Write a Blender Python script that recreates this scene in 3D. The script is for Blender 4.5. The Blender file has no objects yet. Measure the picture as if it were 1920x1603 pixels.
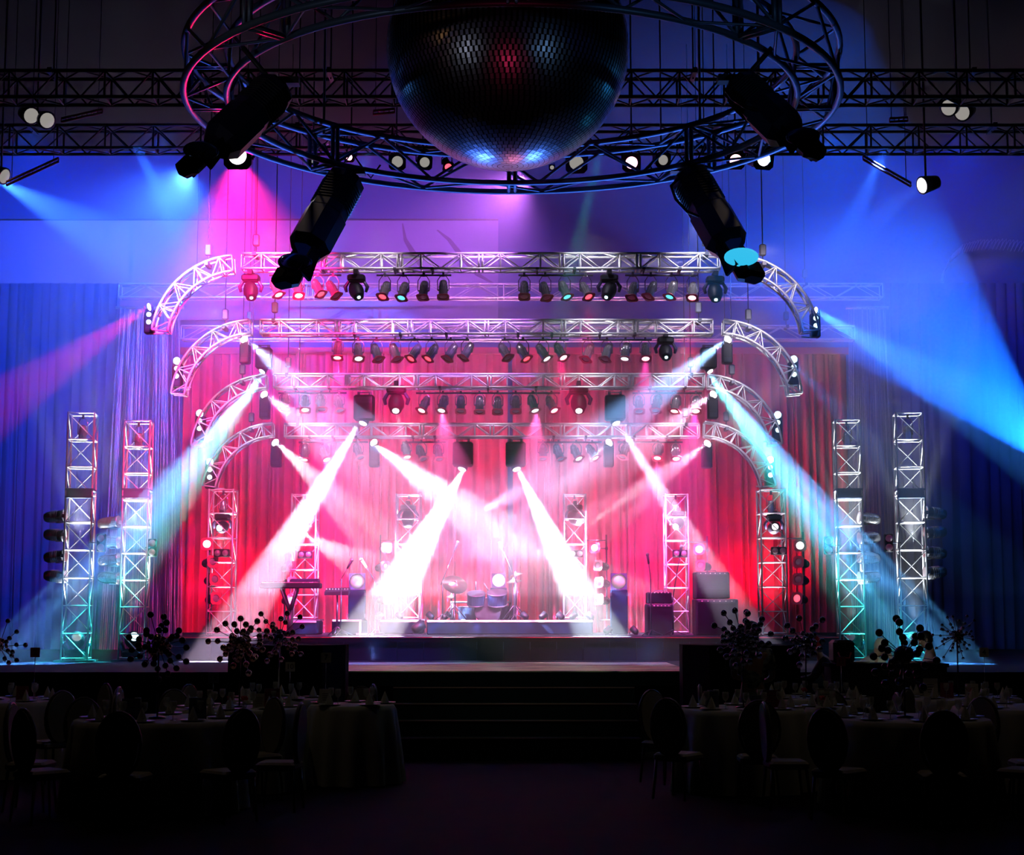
import bpy, math, random
from mathutils import Vector, Matrix, Euler, Quaternion
R = random.Random(7)
PI = math.pi
scene = bpy.context.scene
COL = scene.collection

# ------------------------------------------------------------------ camera
F = 3030.0                     # focal length in pixels of the 1920 x 1603 frame
PITCH = math.radians(6.56)
EYE = Vector((0, 0, 1.6))
cam_data = bpy.data.cameras.new('camera'); cam = bpy.data.objects.new('camera', cam_data); COL.objects.link(cam)
cam_data.sensor_width = 36; cam_data.lens = F * 36 / 1920.0; cam_data.clip_end = 200
cam.location = EYE; cam.rotation_euler = (PI / 2 + PITCH, 0, 0)
scene.camera = cam

# ------------------------------------------------------------------ view, world, sampling helpers
vs = scene.view_settings
vs.view_transform = 'Standard'; vs.look = 'None'; vs.gamma = 1.0; vs.exposure = 0.0; vs.use_curve_mapping = False
cy = scene.cycles
cy.use_denoising = True
cy.use_light_tree = True
cy.use_adaptive_sampling = True; cy.adaptive_threshold = .03
cy.max_bounces = 4; cy.diffuse_bounces = 1; cy.glossy_bounces = 2; cy.transmission_bounces = 4
cy.volume_bounces = 0; cy.transparent_max_bounces = 8
cy.sample_clamp_direct = 0; cy.sample_clamp_indirect = 3.0
cy.caustics_reflective = False; cy.caustics_refractive = False
world = bpy.data.worlds.new('hall_dark'); scene.world = world; world.use_nodes = True
world.node_tree.nodes['Background'].inputs[0].default_value = (0.004, 0.006, 0.02, 1)
world.node_tree.nodes['Background'].inputs[1].default_value = 0.06


def P(px, py, d):
    """the point at distance d down the hall that is seen at px, py"""
    u = (px - 960) / F; v = (801.5 - py) / F
    y = math.cos(PITCH) - v * math.sin(PITCH); z = math.sin(PITCH) + v * math.cos(PITCH)
    t = d / y
    return Vector((u * t, d, EYE.z + z * t))


def S(d):
    return d / F


# ------------------------------------------------------------------ stage lights (the lamps' own light and added spots)
def aim(o, src, dst):
    o.location = src
    o.rotation_mode = 'QUATERNION'
    o.rotation_quaternion = (Vector(dst) - Vector(src)).to_track_quat('-Z', 'Y')


def spot(src, dst, col, power, size, blend=0.15, radius=0.03, gobo=None):
    l = bpy.data.lights.new('spot_light', 'SPOT'); o = bpy.data.objects.new('spot_light', l); COL.objects.link(o)
    l.color = col; l.energy = power; l.spot_size = math.radians(size); l.spot_blend = blend; l.shadow_soft_size = radius
    aim(o, src, dst)
    if gobo:                                    # a slotted pattern wheel inside the lamp: thin bright rays
        l.use_nodes = True; nt = l.node_tree; n = nt.nodes; em = n['Emission']
        tc = n.new('ShaderNodeTexCoord'); sx = n.new('ShaderNodeSeparateXYZ'); nt.links.new(tc.outputs['Normal'], sx.inputs[0])
        dx = n.new('ShaderNodeMath'); dx.operation = 'DIVIDE'; nt.links.new(sx.outputs[0], dx.inputs[0]); nt.links.new(sx.outputs[2], dx.inputs[1])
        dy = n.new('ShaderNodeMath'); dy.operation = 'DIVIDE'; nt.links.new(sx.outputs[1], dy.inputs[0]); nt.links.new(sx.outputs[2], dy.inputs[1])
        cx = n.new('ShaderNodeCombineXYZ'); nt.links.new(dx.outputs[0], cx.inputs[0]); nt.links.new(dy.outputs[0], cx.inputs[1])
        vo = n.new('ShaderNodeTexVoronoi'); vo.inputs['Scale'].default_value = gobo; nt.links.new(cx.outputs[0], vo.inputs['Vector'])
        mr = n.new('ShaderNodeMapRange'); mr.inputs[1].default_value = 0.06; mr.inputs[2].default_value = 0.55; mr.inputs[3].default_value = 3.2; mr.inputs[4].default_value = 0.06
        nt.links.new(vo.outputs['Distance'], mr.inputs[0]); nt.links.new(mr.outputs[0], em.inputs['Strength'])
    return o


WHITE = (1, .93, 1); ICE = (.62, .8, 1); BLUE = (.03, .16, 1); DEEP = (.0, .07, 1); CYAN = (.08, .6, 1); PINK = (1, .25, .6); RED = (1, .0, .16); MAG = (1, .05, .5); ROSE = (1, .5, .8); TEAL = (.05, .8, .75)
# each lamp's light: (x, y, depth) of its lens, (x, y, depth) of where it points, colour, power, cone angle, softness[, pattern]
K = 1.0
BB = (.16, .5, 1); PK = (1, .42, .72)
BEAMS = [
    # wide fans from the scanners at the arch joints
    ((462, 637, 23.0), (700, 850, 24.3), (.35, .5, 1), 17503, 24, .1, 60),
    ((1362, 637, 23.0), (1090, 850, 24.3), (.25, .5, 1), 31298, 19, .1, 60),
    ((497, 737, 24.6), (800, 985, 26.3), (1,.55,.85), 16060, 26, .1, 60),
    ((1335, 740, 24.6), (1030, 965, 26.3), (1, .5, .8), 19200, 20, .1, 60),
    ((518, 829, 26.0), (760, 1060, 27.6), WHITE, 19278, 20, .1, 60),
    ((1325, 832, 26.0), (1090, 1000, 27.6), PK, 19008, 20, .1, 60),
    ((702, 833, 26.0), (905, 985, 26.6), (.85, .9, 1), 42240, 22, .1, 30),
    ((1141, 832, 26.0), (960, 1000, 27), (.6, .7, 1), 13440, 14, .1, 60),
    # strong narrow projector beams
    ((497, 699, 23.2), (75, 1215, 22.3), (.12, .42, 1), 102960, 13.5, .3, 45),
    ((1325, 697, 23.2), (1735, 1225, 22.3), (.10, .45, 1), 110880, 14, .3, 45),
    ((672, 795, 24.6), (430, 1200, 23.4), (.95, .7, 1), 88400, 12, .3, None),
    ((1161, 795, 24.6), (1400, 1190, 23.4), (.8, .7, 1), 38016, 11, .3, 45),
    ((868, 882, 26.0), (700, 1185, 24.8), WHITE, 75847, 18, .3, None),
    ((972, 882, 26.0), (1120, 1185, 24.8), (.75, .9, 1), 74446, 15, .3, None),
    ((743, 771, 24.6), (775, 900, 24.3), ICE, 2500, 10, .2, None),
    ((1085, 771, 24.6), (1078, 900, 24.3), ICE, 1200, 10, .2, None),
    # small moving heads in the towers
    ((567, 1000, 26.8), (800, 1130, 25), WHITE, 4000, 24, .3, None),
    ((1085, 998, 27.8), (1290, 850, 27.4), WHITE, 10500, 8, .2, None),
    ((1150, 1010, 27.8), (1330, 830, 27.4), ROSE, 2500, 7, .2, None),
    ((900, 960, 27.6), (1010, 900, 27.2), ROSE, 6250, 30, .9, None),  # added soft rose glow over mid stage, in no tower
    # scanners at the arch feet
    ((283, 573, 21.3), (60, 720, 21.0), RED, 3750, 20, .4, None),
    ((1527, 581, 21.3), (1760, 720, 21.0), (.05, .35, 1), 7000, 20, .3, None),
    ((1487, 680, 23.1), (1600, 800, 22.8), (.05, .3, 1), 1200, 16, .3, None),
    # side washes through the haze
    ((74, 222, 19.5), (520, 470, 24), (.03, .18, 1), 26400, 22, .6, None),
    ((-10, 335, 20.5), (400, 560, 26), BLUE, 25000, 20, .6, None),
    ((1733, 346, 19.5), (1400, 560, 25), BLUE, 13200, 24, .7, None),
    ((1795, 205, 19.0), (1500, 420, 25), BLUE, 4800, 22, .7, None),
    ((1990, 885, 22.0), (1610, 480, 23.7), (.005, .13, 1), 34000, 39, .12, None),
    ((2010, 880, 22.2), (1900, 250, 27), (.0, .22, .08), 4000, 14, .5, None),
    # lamps hung behind the ring
    ((446, 292, 18.6), (470, 700, 23), (1, .01, .2), 10125, 55, .8, None),
    ((587, 298, 18.6), (560, 500, 22), (.1, .35, 1), 3520, 30, .5, None),
    ((355, 320, 18.7), (250, 520, 23), (.03, .14, 1), 15400, 48, .8, None),
    ((1434, 300, 18.6), (1740, 620, 24), (.0, .14, 1), 28560, 40, .8, None),
    ((1440, 300, 18.6), (1540, 400, 20.5), (.03, .6, .8), 1200, 28, .8, None),
    ((1380, 302, 18.6), (1380, 600, 22), RED, 2340, 14, .6, None),
    ((1184, 305, 18.6), (1190, 600, 22), RED, 900, 20, .6, None),
    ((1078, 307, 18.6), (960, 560, 22), (1, .45, .55), 5250, 9, .5, None),
    ((985, 332, 20.2), (740, 560, 26), (.6, .16, 1), 6500, 62, 1, None),  # purple wash on the upper wall, no lamp hung at this source
    # par cans that burn in the rows
    ((519, 556, 21.3), (545, 760, 21.8), RED, 1600, 20, .5, None),
    ((722, 562, 21.3), (735, 760, 21.8), RED, 900, 20, .5, None),
    ((1106, 562, 21.3), (1090, 760, 21.8), RED, 1400, 22, .5, None),
    ((1297, 562, 21.3), (1285, 760, 21.8), RED, 1600, 22, .5, None),
    ((632, 676, 23.0), (640, 900, 24.5), MAG, 2000, 42, .7, None),
    ((1211, 676, 23.0), (1200, 900, 24.5), MAG, 2000, 42, .7, None),
    ((1048, 668, 23.0), (1080, 900, 24.5), RED, 1600, 40, .7, None),
    ((773, 672, 23.0), (730, 900, 24.5), RED, 1600, 40, .7, None),
    ((600, 770, 24.7), (640, 1000, 26), MAG, 3200, 46, .7, None),
    ((1305, 772, 24.7), (1270, 1000, 26), MAG, 3200, 46, .7, None),
    ((828, 772, 24.7), (860, 1000, 26), (1, .12, .45), 3840, 46, .7, None),
    ((1005, 772, 24.7), (1000, 1000, 26), (1, .12, .45), 3840, 46, .7, None),
    ((1235, 862, 26.0), (1200, 1080, 27), (1, .12, .45), 3360, 46, .7, None),
    ((612, 862, 26.0), (640, 1080, 27), (1, .12, .45), 3360, 46, .7, None),
    # toners inside the truss ends and towers: they make the tubes glow
    ((500, 492, 21.5), (900, 492, 21.5), WHITE, 900, 14, .5, None), ((1310, 492, 21.5), (900, 492, 21.5), WHITE, 1400, 14, .5, None),
    ((540, 614, 23.3), (900, 614, 23.3), WHITE, 900, 14, .5, None), ((1290, 614, 23.3), (900, 614, 23.3), WHITE, 1400, 14, .5, None),
    ((565, 715, 25.0), (900, 715, 25.0), WHITE, 900, 14, .5, None), ((1280, 715, 25.0), (900, 715, 25.0), WHITE, 900, 14, .5, None),
    ((585, 808, 26.4), (900, 808, 26.4), ROSE, 500, 14, .5, None), ((1265, 808, 26.4), (900, 808, 26.4), ROSE, 800, 14, .5, None),
]
for b in BEAMS:
    (a, c, col, pw, sz, bl, gb) = b
    spot(P(*a), P(*c), col, pw * K, sz, bl, .03, gb)
# uplights in the tower feet, each with a second spot added halfway up
for px, d, z, col, pw in ((142, 23.2, 1.5, (.85, .93, 1), 1100), (249, 23.45, 1.5, (.85, .93, 1), 1100), (1597, 23.45, 1.5, (.85, .93, 1), 1100), (1714, 23.2, 1.5, (.85, .93, 1), 1100),
                          (413, 25.2, 1.5, (1, .8, .95), 450), (569, 27.0, 1.7, (1, .8, .95), 450), (765, 28.0, 1.7, (.9, .9, 1), 450), (1078, 28.0, 1.7, (.9, .9, 1), 450), (1269, 26.6, 1.5, (1, .8, .95), 450), (1450, 25.2, 1.5, (1, .8, .95), 450)):
    s_ = P(px, 1150, d); s_.z = z; spot(s_, s_ + Vector((0, 0, 3)), col, pw * .4, 50, .6, .06); s_.z = z + 1.1; spot(s_, s_ + Vector((0, 0, 3)), col, pw * .6, 56, .6, .06)
# small floods without fixtures, above and in front of the arches' crowns
for cx, cy_, d in ((378, 520, 21.4), (1442, 520, 21.4), (405, 640, 23.2), (1420, 640, 23.2), (440, 742, 24.9), (1388, 742, 24.9), (450, 830, 26.3), (1382, 830, 26.3)):
    spot(P(cx, cy_ - 60, d - .9), P(cx, cy_, d), (1, .85, 1), 85 if cy_ < 700 else 45, 70, .8, .05)
# added red and magenta spots hidden behind the risers, lighting the curtain from below
for px in (400, 520, 650, 790, 930, 1070, 1210, 1340, 1440):
    s_ = P(px, 1170, 28.4); s_.z = 1.4
    spot(s_, s_ + Vector((0, 1.2, 2.6)), RED if px < 560 or px > 1290 else MAG, 300, 110, .8, .15)
# added teal beams over the projectors' blue ones, tinting haze by the outer towers
for px, dst in ((493, (165, 1200, 23.0)), (1329, (1655, 1200, 23.0))):
    spot(P(px, 700, 22.9), P(*dst), (.02, .75, .6), 60000, 13, .8, .05, 30)
# added dim fill spots on tables, steps, stage lip and operators
for x, y, col, pw in ((-3.4, 14.5, (1, .75, .5), 26), (3.6, 14.5, (1, .75, .5), 26), (0, 17.5, (.8, 1, .55), 20)):
    spot(Vector((x, y, 8.5)), Vector((x, y, 0)), col, pw, 70, .8, .1)
spot(Vector((0, 17.2, 8.0)), Vector((0, 20.3, .9)), (.75, 1, .5), 900, 40, .8, .1)  # added wash for the stage lip and step edges
spot(P(1680, 1150, 17.0), P(1650, 1215, 18.2), (.8, 1, .85), 10, 60, .8, .05)  # added spot for the operators, no lamp on the desk
# added red spot for the round flaring lamp's glow on the scanner beside it
spot(P(452, 300, 14.5), P(415, 255, 11.4), (1, .0, .05), 350, 50, .8, .08)
# added blue to green washes from the ceiling truss, tinting the front haze
for px, dst, col, pw, sz in ((250, (720, 1230, 22.5), (.02, .16, 1), 6500, 20), (1670, (1200, 1230, 22.5), (.02, .16, 1), 6500, 20), (700, (330, 1225, 22.5), (.02, .3, .9), 2500, 16), (1240, (1640, 1225, 22.5), (.02, .3, .9), 2500, 16), (1130, (900, 1215, 22.5), (.0, .5, .3), 5000, 9)):
    spot(P(px, 262, 20.2), P(*dst), col, pw, sz, .8, .05)
# added small floods that brighten the four straight trusses from just in front
for ya, xa, xb, d in ((492, 455, 1348, 21.5), (614, 490, 1335, 23.3), (715, 515, 1320, 25.0), (808, 535, 1310, 26.4)):
    for f, g in ((.06, 1.0), (.28, .5), (.5, .3), (.73, .6), (.95, 1.1)):
        px = xa + (xb - xa) * f; spot(P(px, ya - 66, d - .55), P(px, ya + 6, d), (1, .75, .95) if f < .6 else (.85, .8, 1), 58 * g, 95, .9, .04)
# added blue floods at the stage lip to tint ring, ball and scanners
for px, dst, col, pw in ((700, (700, 300, 14.8), (.08, .22, 1), 1100), (1220, (1250, 300, 14.8), (.08, .25, 1), 1300), (960, (960, 325, 15.5), (.1, .3, 1), 200)):
    s_ = P(px, 1250, 18.9); s_.z = 1.0
    spot(s_, P(*dst), col, pw, 40, .9, .1)
# added unseen pink floods behind the drum riser, for the central haze glow
for px, pw in ((760, 900), (930, 1500), (1090, 900)):
    s_ = P(px, 1150, 28.9); s_.z = 1.4; spot(s_, s_ + Vector((0, -.25, 2)), (1, .3, .6), pw, 100, .9, .1)
# colour floods without fixtures, high in front of the back wall
for px, col, pw in ((60, (.0, .055, 1), 1700), (300, (0, .08, 1), 1300), (620, (.5, .08, 1), 450), (1150, (.08, .01, 1), 250), (1560, (0, .09, 1), 1500), (1800, (.0, .045, 1), 1300)):
    s_ = P(px, 262, 24.0); spot(s_, P(px, 560, 31), col, pw, 75, .9, .2)

# added pin spots putting coloured highlights on the mirror ball
for src, col, pw in (((-4.2, 7.5, 4.3), (.9, .9, 1), 45), ((3.6, 7.5, 4.3), (.3, .6, 1), 45), ((0, 7, 3.0), (1, .03, .12), 55), ((-6, 9, 6), (1, .45, .1), 18), ((6, 16.5, 5.5), (.05, .5, 1), 60), ((-6, 16.5, 5.5), (.1, .4, 1), 50), ((.3, 18.6, 1.2), (1, .2, .3), 120)):
    spot(Vector(src), P(952, 120, 13.0), col, pw * .35, 24, .5, .05)
# ------------------------------------------------------------------ materials
def mat(name, col, rough=.5, metal=0.0, emit=None, strength=0, spec=.5, bump=None, noise=None):
    m = bpy.data.materials.new(name); m.use_nodes = True; nt = m.node_tree; b = nt.nodes['Principled BSDF']
    b.inputs['Base Color'].default_value = (*col, 1); b.inputs['Roughness'].default_value = rough; b.inputs['Metallic'].default_value = metal
    b.inputs['Specular IOR Level'].default_value = spec
    if emit:
        b.inputs['Emission Color'].default_value = (*emit, 1); b.inputs['Emission Strength'].default_value = strength
    if noise:        # (scale, second colour)
        tc = nt.nodes.new('ShaderNodeTexCoord'); nz = nt.nodes.new('ShaderNodeTexNoise'); nz.inputs['Scale'].default_value = noise[0]; nz.inputs['Detail'].default_value = 4
        rp = nt.nodes.new('ShaderNodeValToRGB'); rp.color_ramp.elements[0].color = (*col, 1); rp.color_ramp.elements[1].color = (*noise[1], 1)
        rp.color_ramp.elements[0].position = .4; rp.color_ramp.elements[1].position = .62
        nt.links.new(tc.outputs['Object'], nz.inputs['Vector']); nt.links.new(nz.outputs['Fac'], rp.inputs[0]); nt.links.new(rp.outputs[0], b.inputs['Base Color'])
    if bump:         # (scale vector, strength)
        tc = nt.nodes.new('ShaderNodeTexCoord'); mp = nt.nodes.new('ShaderNodeMapping'); mp.inputs['Scale'].default_value = bump[0]
        nz = nt.nodes.new('ShaderNodeTexNoise'); nz.inputs['Scale'].default_value = 1; nz.inputs['Detail'].default_value = 3
        bp = nt.nodes.new('ShaderNodeBump'); bp.inputs['Strength'].default_value = bump[1]; bp.inputs['Distance'].default_value = .02
        nt.links.new(tc.outputs['Object'], mp.inputs[0]); nt.links.new(mp.outputs[0], nz.inputs['Vector']); nt.links.new(nz.outputs['Fac'], bp.inputs['Height']); nt.links.new(bp.outputs[0], b.inputs['Normal'])
    return m


def lens_mat(name, col, s):
    return mat(name, (.2, .2, .2), .3, emit=col, strength=s)


M = dict(
    alu=mat('aluminium_tube', (.72, .72, .74), .36, .55, bump=((9, 9, 9), .05)),
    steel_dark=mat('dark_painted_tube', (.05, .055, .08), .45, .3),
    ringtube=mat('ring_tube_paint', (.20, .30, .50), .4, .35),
    chrome=mat('polished_can_metal', (.7, .7, .73), .22, .85),
    black=mat('black_housing', (.004, .004, .010), .5, noise=(6, (.008, .008, .016)), spec=.25),
    blackm=mat('black_gloss_housing', (.035, .035, .09), .28, .2),
    gel=mat('red_gel_frame', (.75, .07, .14), .4),
    dim=lens_mat('faint_glow_lens', (.2, .01, .06), .25),  # dark lenses given a faint red glow of their own
    white=lens_mat('white_lamp_lens', (1, .9, .92), 4),
    grey=lens_mat('soft_white_lamp_lens', (.9, .85, .78), .32),
    ice=lens_mat('ice_lamp_lens', (.55, .9, 1), 4),
    cyan=lens_mat('cyan_lamp_lens', (.12, .8, 1), 1.6),
    redl=lens_mat('red_lamp_lens', (1, .08, .13), 2.2),
    rosel=lens_mat('rose_lamp_lens', (1, .45, .6), 5),
)


# ------------------------------------------------------------------ mesh building
class MB:
    def __init__(s):
        s.v = []; s.f = []; s.sm = []

    def add(s, vs_, fs, smooth=False):
        b = len(s.v); s.v += [tuple(v) for v in vs_]; s.f += [tuple(b + i for i in f) for f in fs]; s.sm += [smooth] * len(fs)
        return s

    def box(s, c, d, m=None):
        x, y, z = [q / 2 for q in d]
        vv = [Vector((a * x, b * y, e * z)) for a in (-1, 1) for b in (-1, 1) for e in (-1, 1)]
        if m is not None: vv = [m @ q for q in vv]
        vv = [q + Vector(c) for q in vv]
        return s.add(vv, [(0, 1, 3, 2), (4, 6, 7, 5), (0, 4, 5, 1), (2, 3, 7, 6), (0, 2, 6, 4), (1, 5, 7, 3)])

    def bbox(s, c, d, b):
        """box with chamfered edges"""
        x, y, z = [q / 2 for q in d]; vs_ = []; c = Vector(c)
        prof = [(-z, -b), (-z + b, 0), (z - b, 0), (z, -b)]
        for zz, o in prof:
            X = x + o; Y = y + o
            ring = [(-X, -Y + b), (-X + b, -Y), (X - b, -Y), (X, -Y + b), (X, Y - b), (X - b, Y), (-X + b, Y), (-X, Y - b)]
            vs_ += [c + Vector((p[0], p[1], zz)) for p in ring]
        fs = []
        for k in range(3):
            for i in range(8):
                j = (i + 1) % 8; fs.append((k * 8 + i, k * 8 + j, k * 8 + 8 + j, k * 8 + 8 + i))
        fs.append(tuple(range(7, -1, -1))); fs.append(tuple(range(24, 32)))
        return s.add(vs_, fs)

    def tube(s, a, b, r, n=6, r2=None, cap=True):
        a = Vector(a); b = Vector(b); d = b - a
        if d.length < 1e-6: return s
        q = d.to_track_quat('Z', 'Y'); r2 = r if r2 is None else r2
        vs_ = [a + q @ Vector((r * math.cos(2 * PI * i / n), r * math.sin(2 * PI * i / n), 0)) for i in range(n)]
        vs_ += [b + q @ Vector((r2 * math.cos(2 * PI * i / n), r2 * math.sin(2 * PI * i / n), 0)) for i in range(n)]
        s.add(vs_, [(i, (i + 1) % n, n + (i + 1) % n, n + i) for i in range(n)], True)
        if cap:
            k = len(s.v) - 2 * n; s.f += [tuple(k + i for i in range(n - 1, -1, -1)), tuple(k + n + i for i in range(n))]; s.sm += [False, False]
        return s

    def path(s, pts, r, n=6, closed=False):
        pts = [Vector(p) for p in pts]; N = len(pts); rings = []
        up = None
        for i, p in enumerate(pts):
            a = pts[(i - 1) % N] if closed or i > 0 else p
            b = pts[(i + 1) % N] if closed or i < N - 1 else p
            t = (b - a).normalized()
            if up is None:
                up = Vector((0, 0, 1)) if abs(t.z) < .9 else Vector((0, 1, 0))
            e1 = (up - t * up.dot(t))
            if e1.length < 1e-5: e1 = t.orthogonal()
            e1.normalize(); e2 = t.cross(e1); up = e1
            rr = r[i] if isinstance(r, (list, tuple)) else r
            rings.append([p + e1 * rr * math.cos(2 * PI * k / n) + e2 * rr * math.sin(2 * PI * k / n) for k in range(n)])
        vs_ = [q for g in rings for q in g]; fs = []
        for i in range(N if closed else N - 1):
            j = (i + 1) % N
            for k in range(n):
                l = (k + 1) % n; fs.append((i * n + k, i * n + l, j * n + l, j * n + k))
        if not closed:
            fs.append(tuple(range(n - 1, -1, -1))); fs.append(tuple((N - 1) * n + k for k in range(n)))
        return s.add(vs_, fs, True)

    def lathe(s, prof, n=20, m=None, smooth=True):
        """prof: (radius, z) pairs around local Z"""
        m = m or Matrix.Identity(4); vs_ = []; fs = []
        for r, z in prof:
            vs_ += [m @ Vector((r * math.cos(2 * PI * i / n), r * math.sin(2 * PI * i / n), z)) for i in range(n)]
        for k in range(len(prof) - 1):
            for i in range(n):
                j = (i + 1) % n; fs.append((k * n + i, k * n + j, (k + 1) * n + j, (k + 1) * n + i))
        if prof[0][0] > 1e-4: fs.append(tuple(range(n - 1, -1, -1)))
        if prof[-1][0] > 1e-4: fs.append(tuple((len(prof) - 1) * n + i for i in range(n)))
        return s.add(vs_, fs, smooth)

    def ball(s, c, r, n=12, k=7, sc=(1, 1, 1)):
        prof = [(r * math.sin(PI * i / k) + 1e-5, -r * math.cos(PI * i / k)) for i in range(k + 1)]
        m = Matrix.Translation(Vector(c)) @ Matrix.Diagonal((*sc, 1))
        return s.lathe(prof, n, m)

    def mesh(s, name):
        me = bpy.data.meshes.new(name); me.from_pydata(s.v, [], s.f); me.polygons.foreach_set('use_smooth', s.sm); me.update()
        return me

    def build(s, name, m, parent=None, org=None):
        """link as one object; vertices are in world space and move to the origin org (default: the parent's)"""
        o0 = Vector(org) if org is not None else (Vector(parent.location) if parent and parent.type == 'EMPTY' else None)
        if o0 is None and s.v:
            xs = [v[0] for v in s.v]; ys = [v[1] for v in s.v]; zs = [v[2] for v in s.v]
            o0 = Vector(((min(xs) + max(xs)) / 2, (min(ys) + max(ys)) / 2, min(zs)))
        s.v = [tuple(Vector(v) - o0) for v in s.v]
        o = bpy.data.objects.new(name, s.mesh(name)); COL.objects.link(o)
        if isinstance(m, str): m = M[m]
        o.data.materials.append(m)
        if parent is not None:
            o.parent = parent
            if parent.type != 'EMPTY':
                w = Vector((0, 0, 0)); q = parent
                while q is not None: w += Vector(q.location); q = q.parent
                o.location = o0 - w
        else: o.location = o0
        return o


def tag(o, label, cat, group=None, kind=None):
    o['label'] = label; o['category'] = cat
    n = len(label.split())
    if n > 16 or n < 4: print('LABEL LENGTH', n, label)
    if group: o['group'] = group
    if kind: o['kind'] = kind
    return o


def thing(name, label, cat, loc=(0, 0, 0), group=None, rot=None):
    o = bpy.data.objects.new(name, None); COL.objects.link(o); o.location = loc; o.empty_display_size = .1
    if rot is not None: o.rotation_mode = 'QUATERNION'; o.rotation_quaternion = rot
    return tag(o, label, cat, group)


def struct(o):
    o['kind'] = 'structure'; return o


CACHE = {}


def shared(key, fn):
    if key not in CACHE: CACHE[key] = fn().mesh(key)
    return CACHE[key]


def piece(name, key, fn, m, parent, loc=(0, 0, 0), rot=None, label=None):
    """a part in the thing's own local space; the mesh data is shared by every copy of the same kind and material"""
    k = key + '|' + m
    if k not in CACHE:
        me = fn().mesh(key); me.materials.append(M[m]); CACHE[k] = me
    o = bpy.data.objects.new(name, CACHE[k]); COL.objects.link(o); o.parent = parent; o.location = loc
    if rot is not None: o.rotation_mode = 'QUATERNION'; o.rotation_quaternion = rot
    if label: o['label'] = label
    return o


ORD = ['first', 'second', 'third', 'fourth', 'fifth', 'sixth', 'seventh', 'eighth', 'ninth', 'tenth', 'eleventh', 'twelfth', 'thirteenth', 'fourteenth', 'fifteenth', 'sixteenth', 'seventeenth', 'eighteenth']

# ------------------------------------------------------------------ the hall
LOW, UP = 0.92, 1.25           # lower stage deck, upper stage deck
D1, D2, D3, D4 = 21.5, 23.3, 25.0, 26.4
mfloor = mat('hall_carpet', (.005, .004, .008), .9, noise=(3, (.01, .004, .007)), spec=.1)
mwall = mat('painted_hall_wall', (.05, .13, .42), .85, bump=((2, 2, 2), .1))
mceil = mat('black_ceiling', (.002, .002, .003), .95, spec=.05)
struct(MB().box((0, 14, -.1), (26, 36, .2)).build('floor', mfloor))
struct(MB().box((0, 14, 10.75), (26, 36, .2)).build('ceiling', mceil))
struct(MB().box((0, 31.2, 5.3), (26, .3, 10.7)).build('wall_back', mwall))
struct(MB().box((-13.1, 14, 5.3), (.2, 36, 10.7)).build('wall_left', mceil))
struct(MB().box((13.1, 14, 5.3), (.2, 36, 10.7)).build('wall_right', mceil))
struct(MB().box((0, -4.1, 5.3), (26, .2, 10.7)).build('wall_rear', mceil))

mdeck = mat('black_stage_deck', (.006, .009, .02), .8, spec=.15)
MATS_DECK = mdeck
# lower deck with the glossy striped front lip and the steps
t = MB().box((0, 25, LOW - .08), (24, 12, .16)); t.box((0, 19.1, LOW / 2 - .1), (24, .1, LOW - .12))
o = tag(t.build('stage_deck', mdeck), 'low wide black stage deck under the light towers', 'stage')
o['kind'] = 'structure'
mup = mat('upper_deck_skirt', (.003, .012, .045), .8, spec=.2)
x0 = P(288, 1195, 23.6).x; x1 = P(1600, 1195, 23.6).x
tt = thing('stage_platform', 'raised rear stage platform with a dark blue front skirt', 'stage platform', ((x0 + x1) / 2, 26, LOW))
t = MB().box(((x0 + x1) / 2, 26.75, UP - .03), (x1 - x0, 6.3, .06)); t.build('deck_top', mdeck, tt)
t = MB()
n = 26
for i in range(n):
    a = x0 + .05 + (x1 - x0 - .1) * i / n; b = x0 + .05 + (x1 - x0 - .1) * (i + 1) / n
    t.box(((a + b) / 2, 23.66 + (.004 if i % 2 else 0), (LOW + UP) / 2 - .03), (b - a - .006, .03, UP - LOW - .06))
t.build('front_skirt', mup, tt)
t = MB().tube((x0, 23.6, UP + .0), (x1, 23.6, UP + .0), .012, 6); t.build('edge_strip', mat('red_edge_strip', (.6, .06, .12), .4), tt)
# polished strip with pale, dark and reddish streaks in its colour
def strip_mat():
    m = mat('streaked_gloss_strip', (.06, .07, .06), .35); nt = m.node_tree; b = nt.nodes['Principled BSDF']
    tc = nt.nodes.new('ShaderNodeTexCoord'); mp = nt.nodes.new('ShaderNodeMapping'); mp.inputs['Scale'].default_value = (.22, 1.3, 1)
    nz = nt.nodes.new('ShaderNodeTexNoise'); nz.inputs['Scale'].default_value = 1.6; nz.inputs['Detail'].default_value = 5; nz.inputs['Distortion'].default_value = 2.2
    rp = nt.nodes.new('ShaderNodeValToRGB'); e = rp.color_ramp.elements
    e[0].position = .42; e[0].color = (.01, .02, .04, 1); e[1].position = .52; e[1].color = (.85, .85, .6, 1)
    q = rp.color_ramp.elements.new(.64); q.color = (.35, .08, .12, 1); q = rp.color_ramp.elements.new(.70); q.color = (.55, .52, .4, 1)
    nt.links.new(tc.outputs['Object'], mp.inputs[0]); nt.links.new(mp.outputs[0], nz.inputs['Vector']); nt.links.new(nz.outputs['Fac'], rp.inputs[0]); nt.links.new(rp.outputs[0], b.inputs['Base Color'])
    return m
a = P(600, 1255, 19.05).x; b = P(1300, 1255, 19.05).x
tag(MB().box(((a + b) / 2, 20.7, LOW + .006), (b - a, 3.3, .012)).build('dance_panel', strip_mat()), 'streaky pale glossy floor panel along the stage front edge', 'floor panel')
sa = P(735, 1284, 18.6).x; sb = P(1192, 1284, 18.6).x
st = thing('stage_steps', 'wide black steps down from the stage front with thin edge strips', 'steps', ((sa + sb) / 2, 18.2, 0))
medge = mat('step_edge_strip', (.30, .14, .18), .35)
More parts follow.
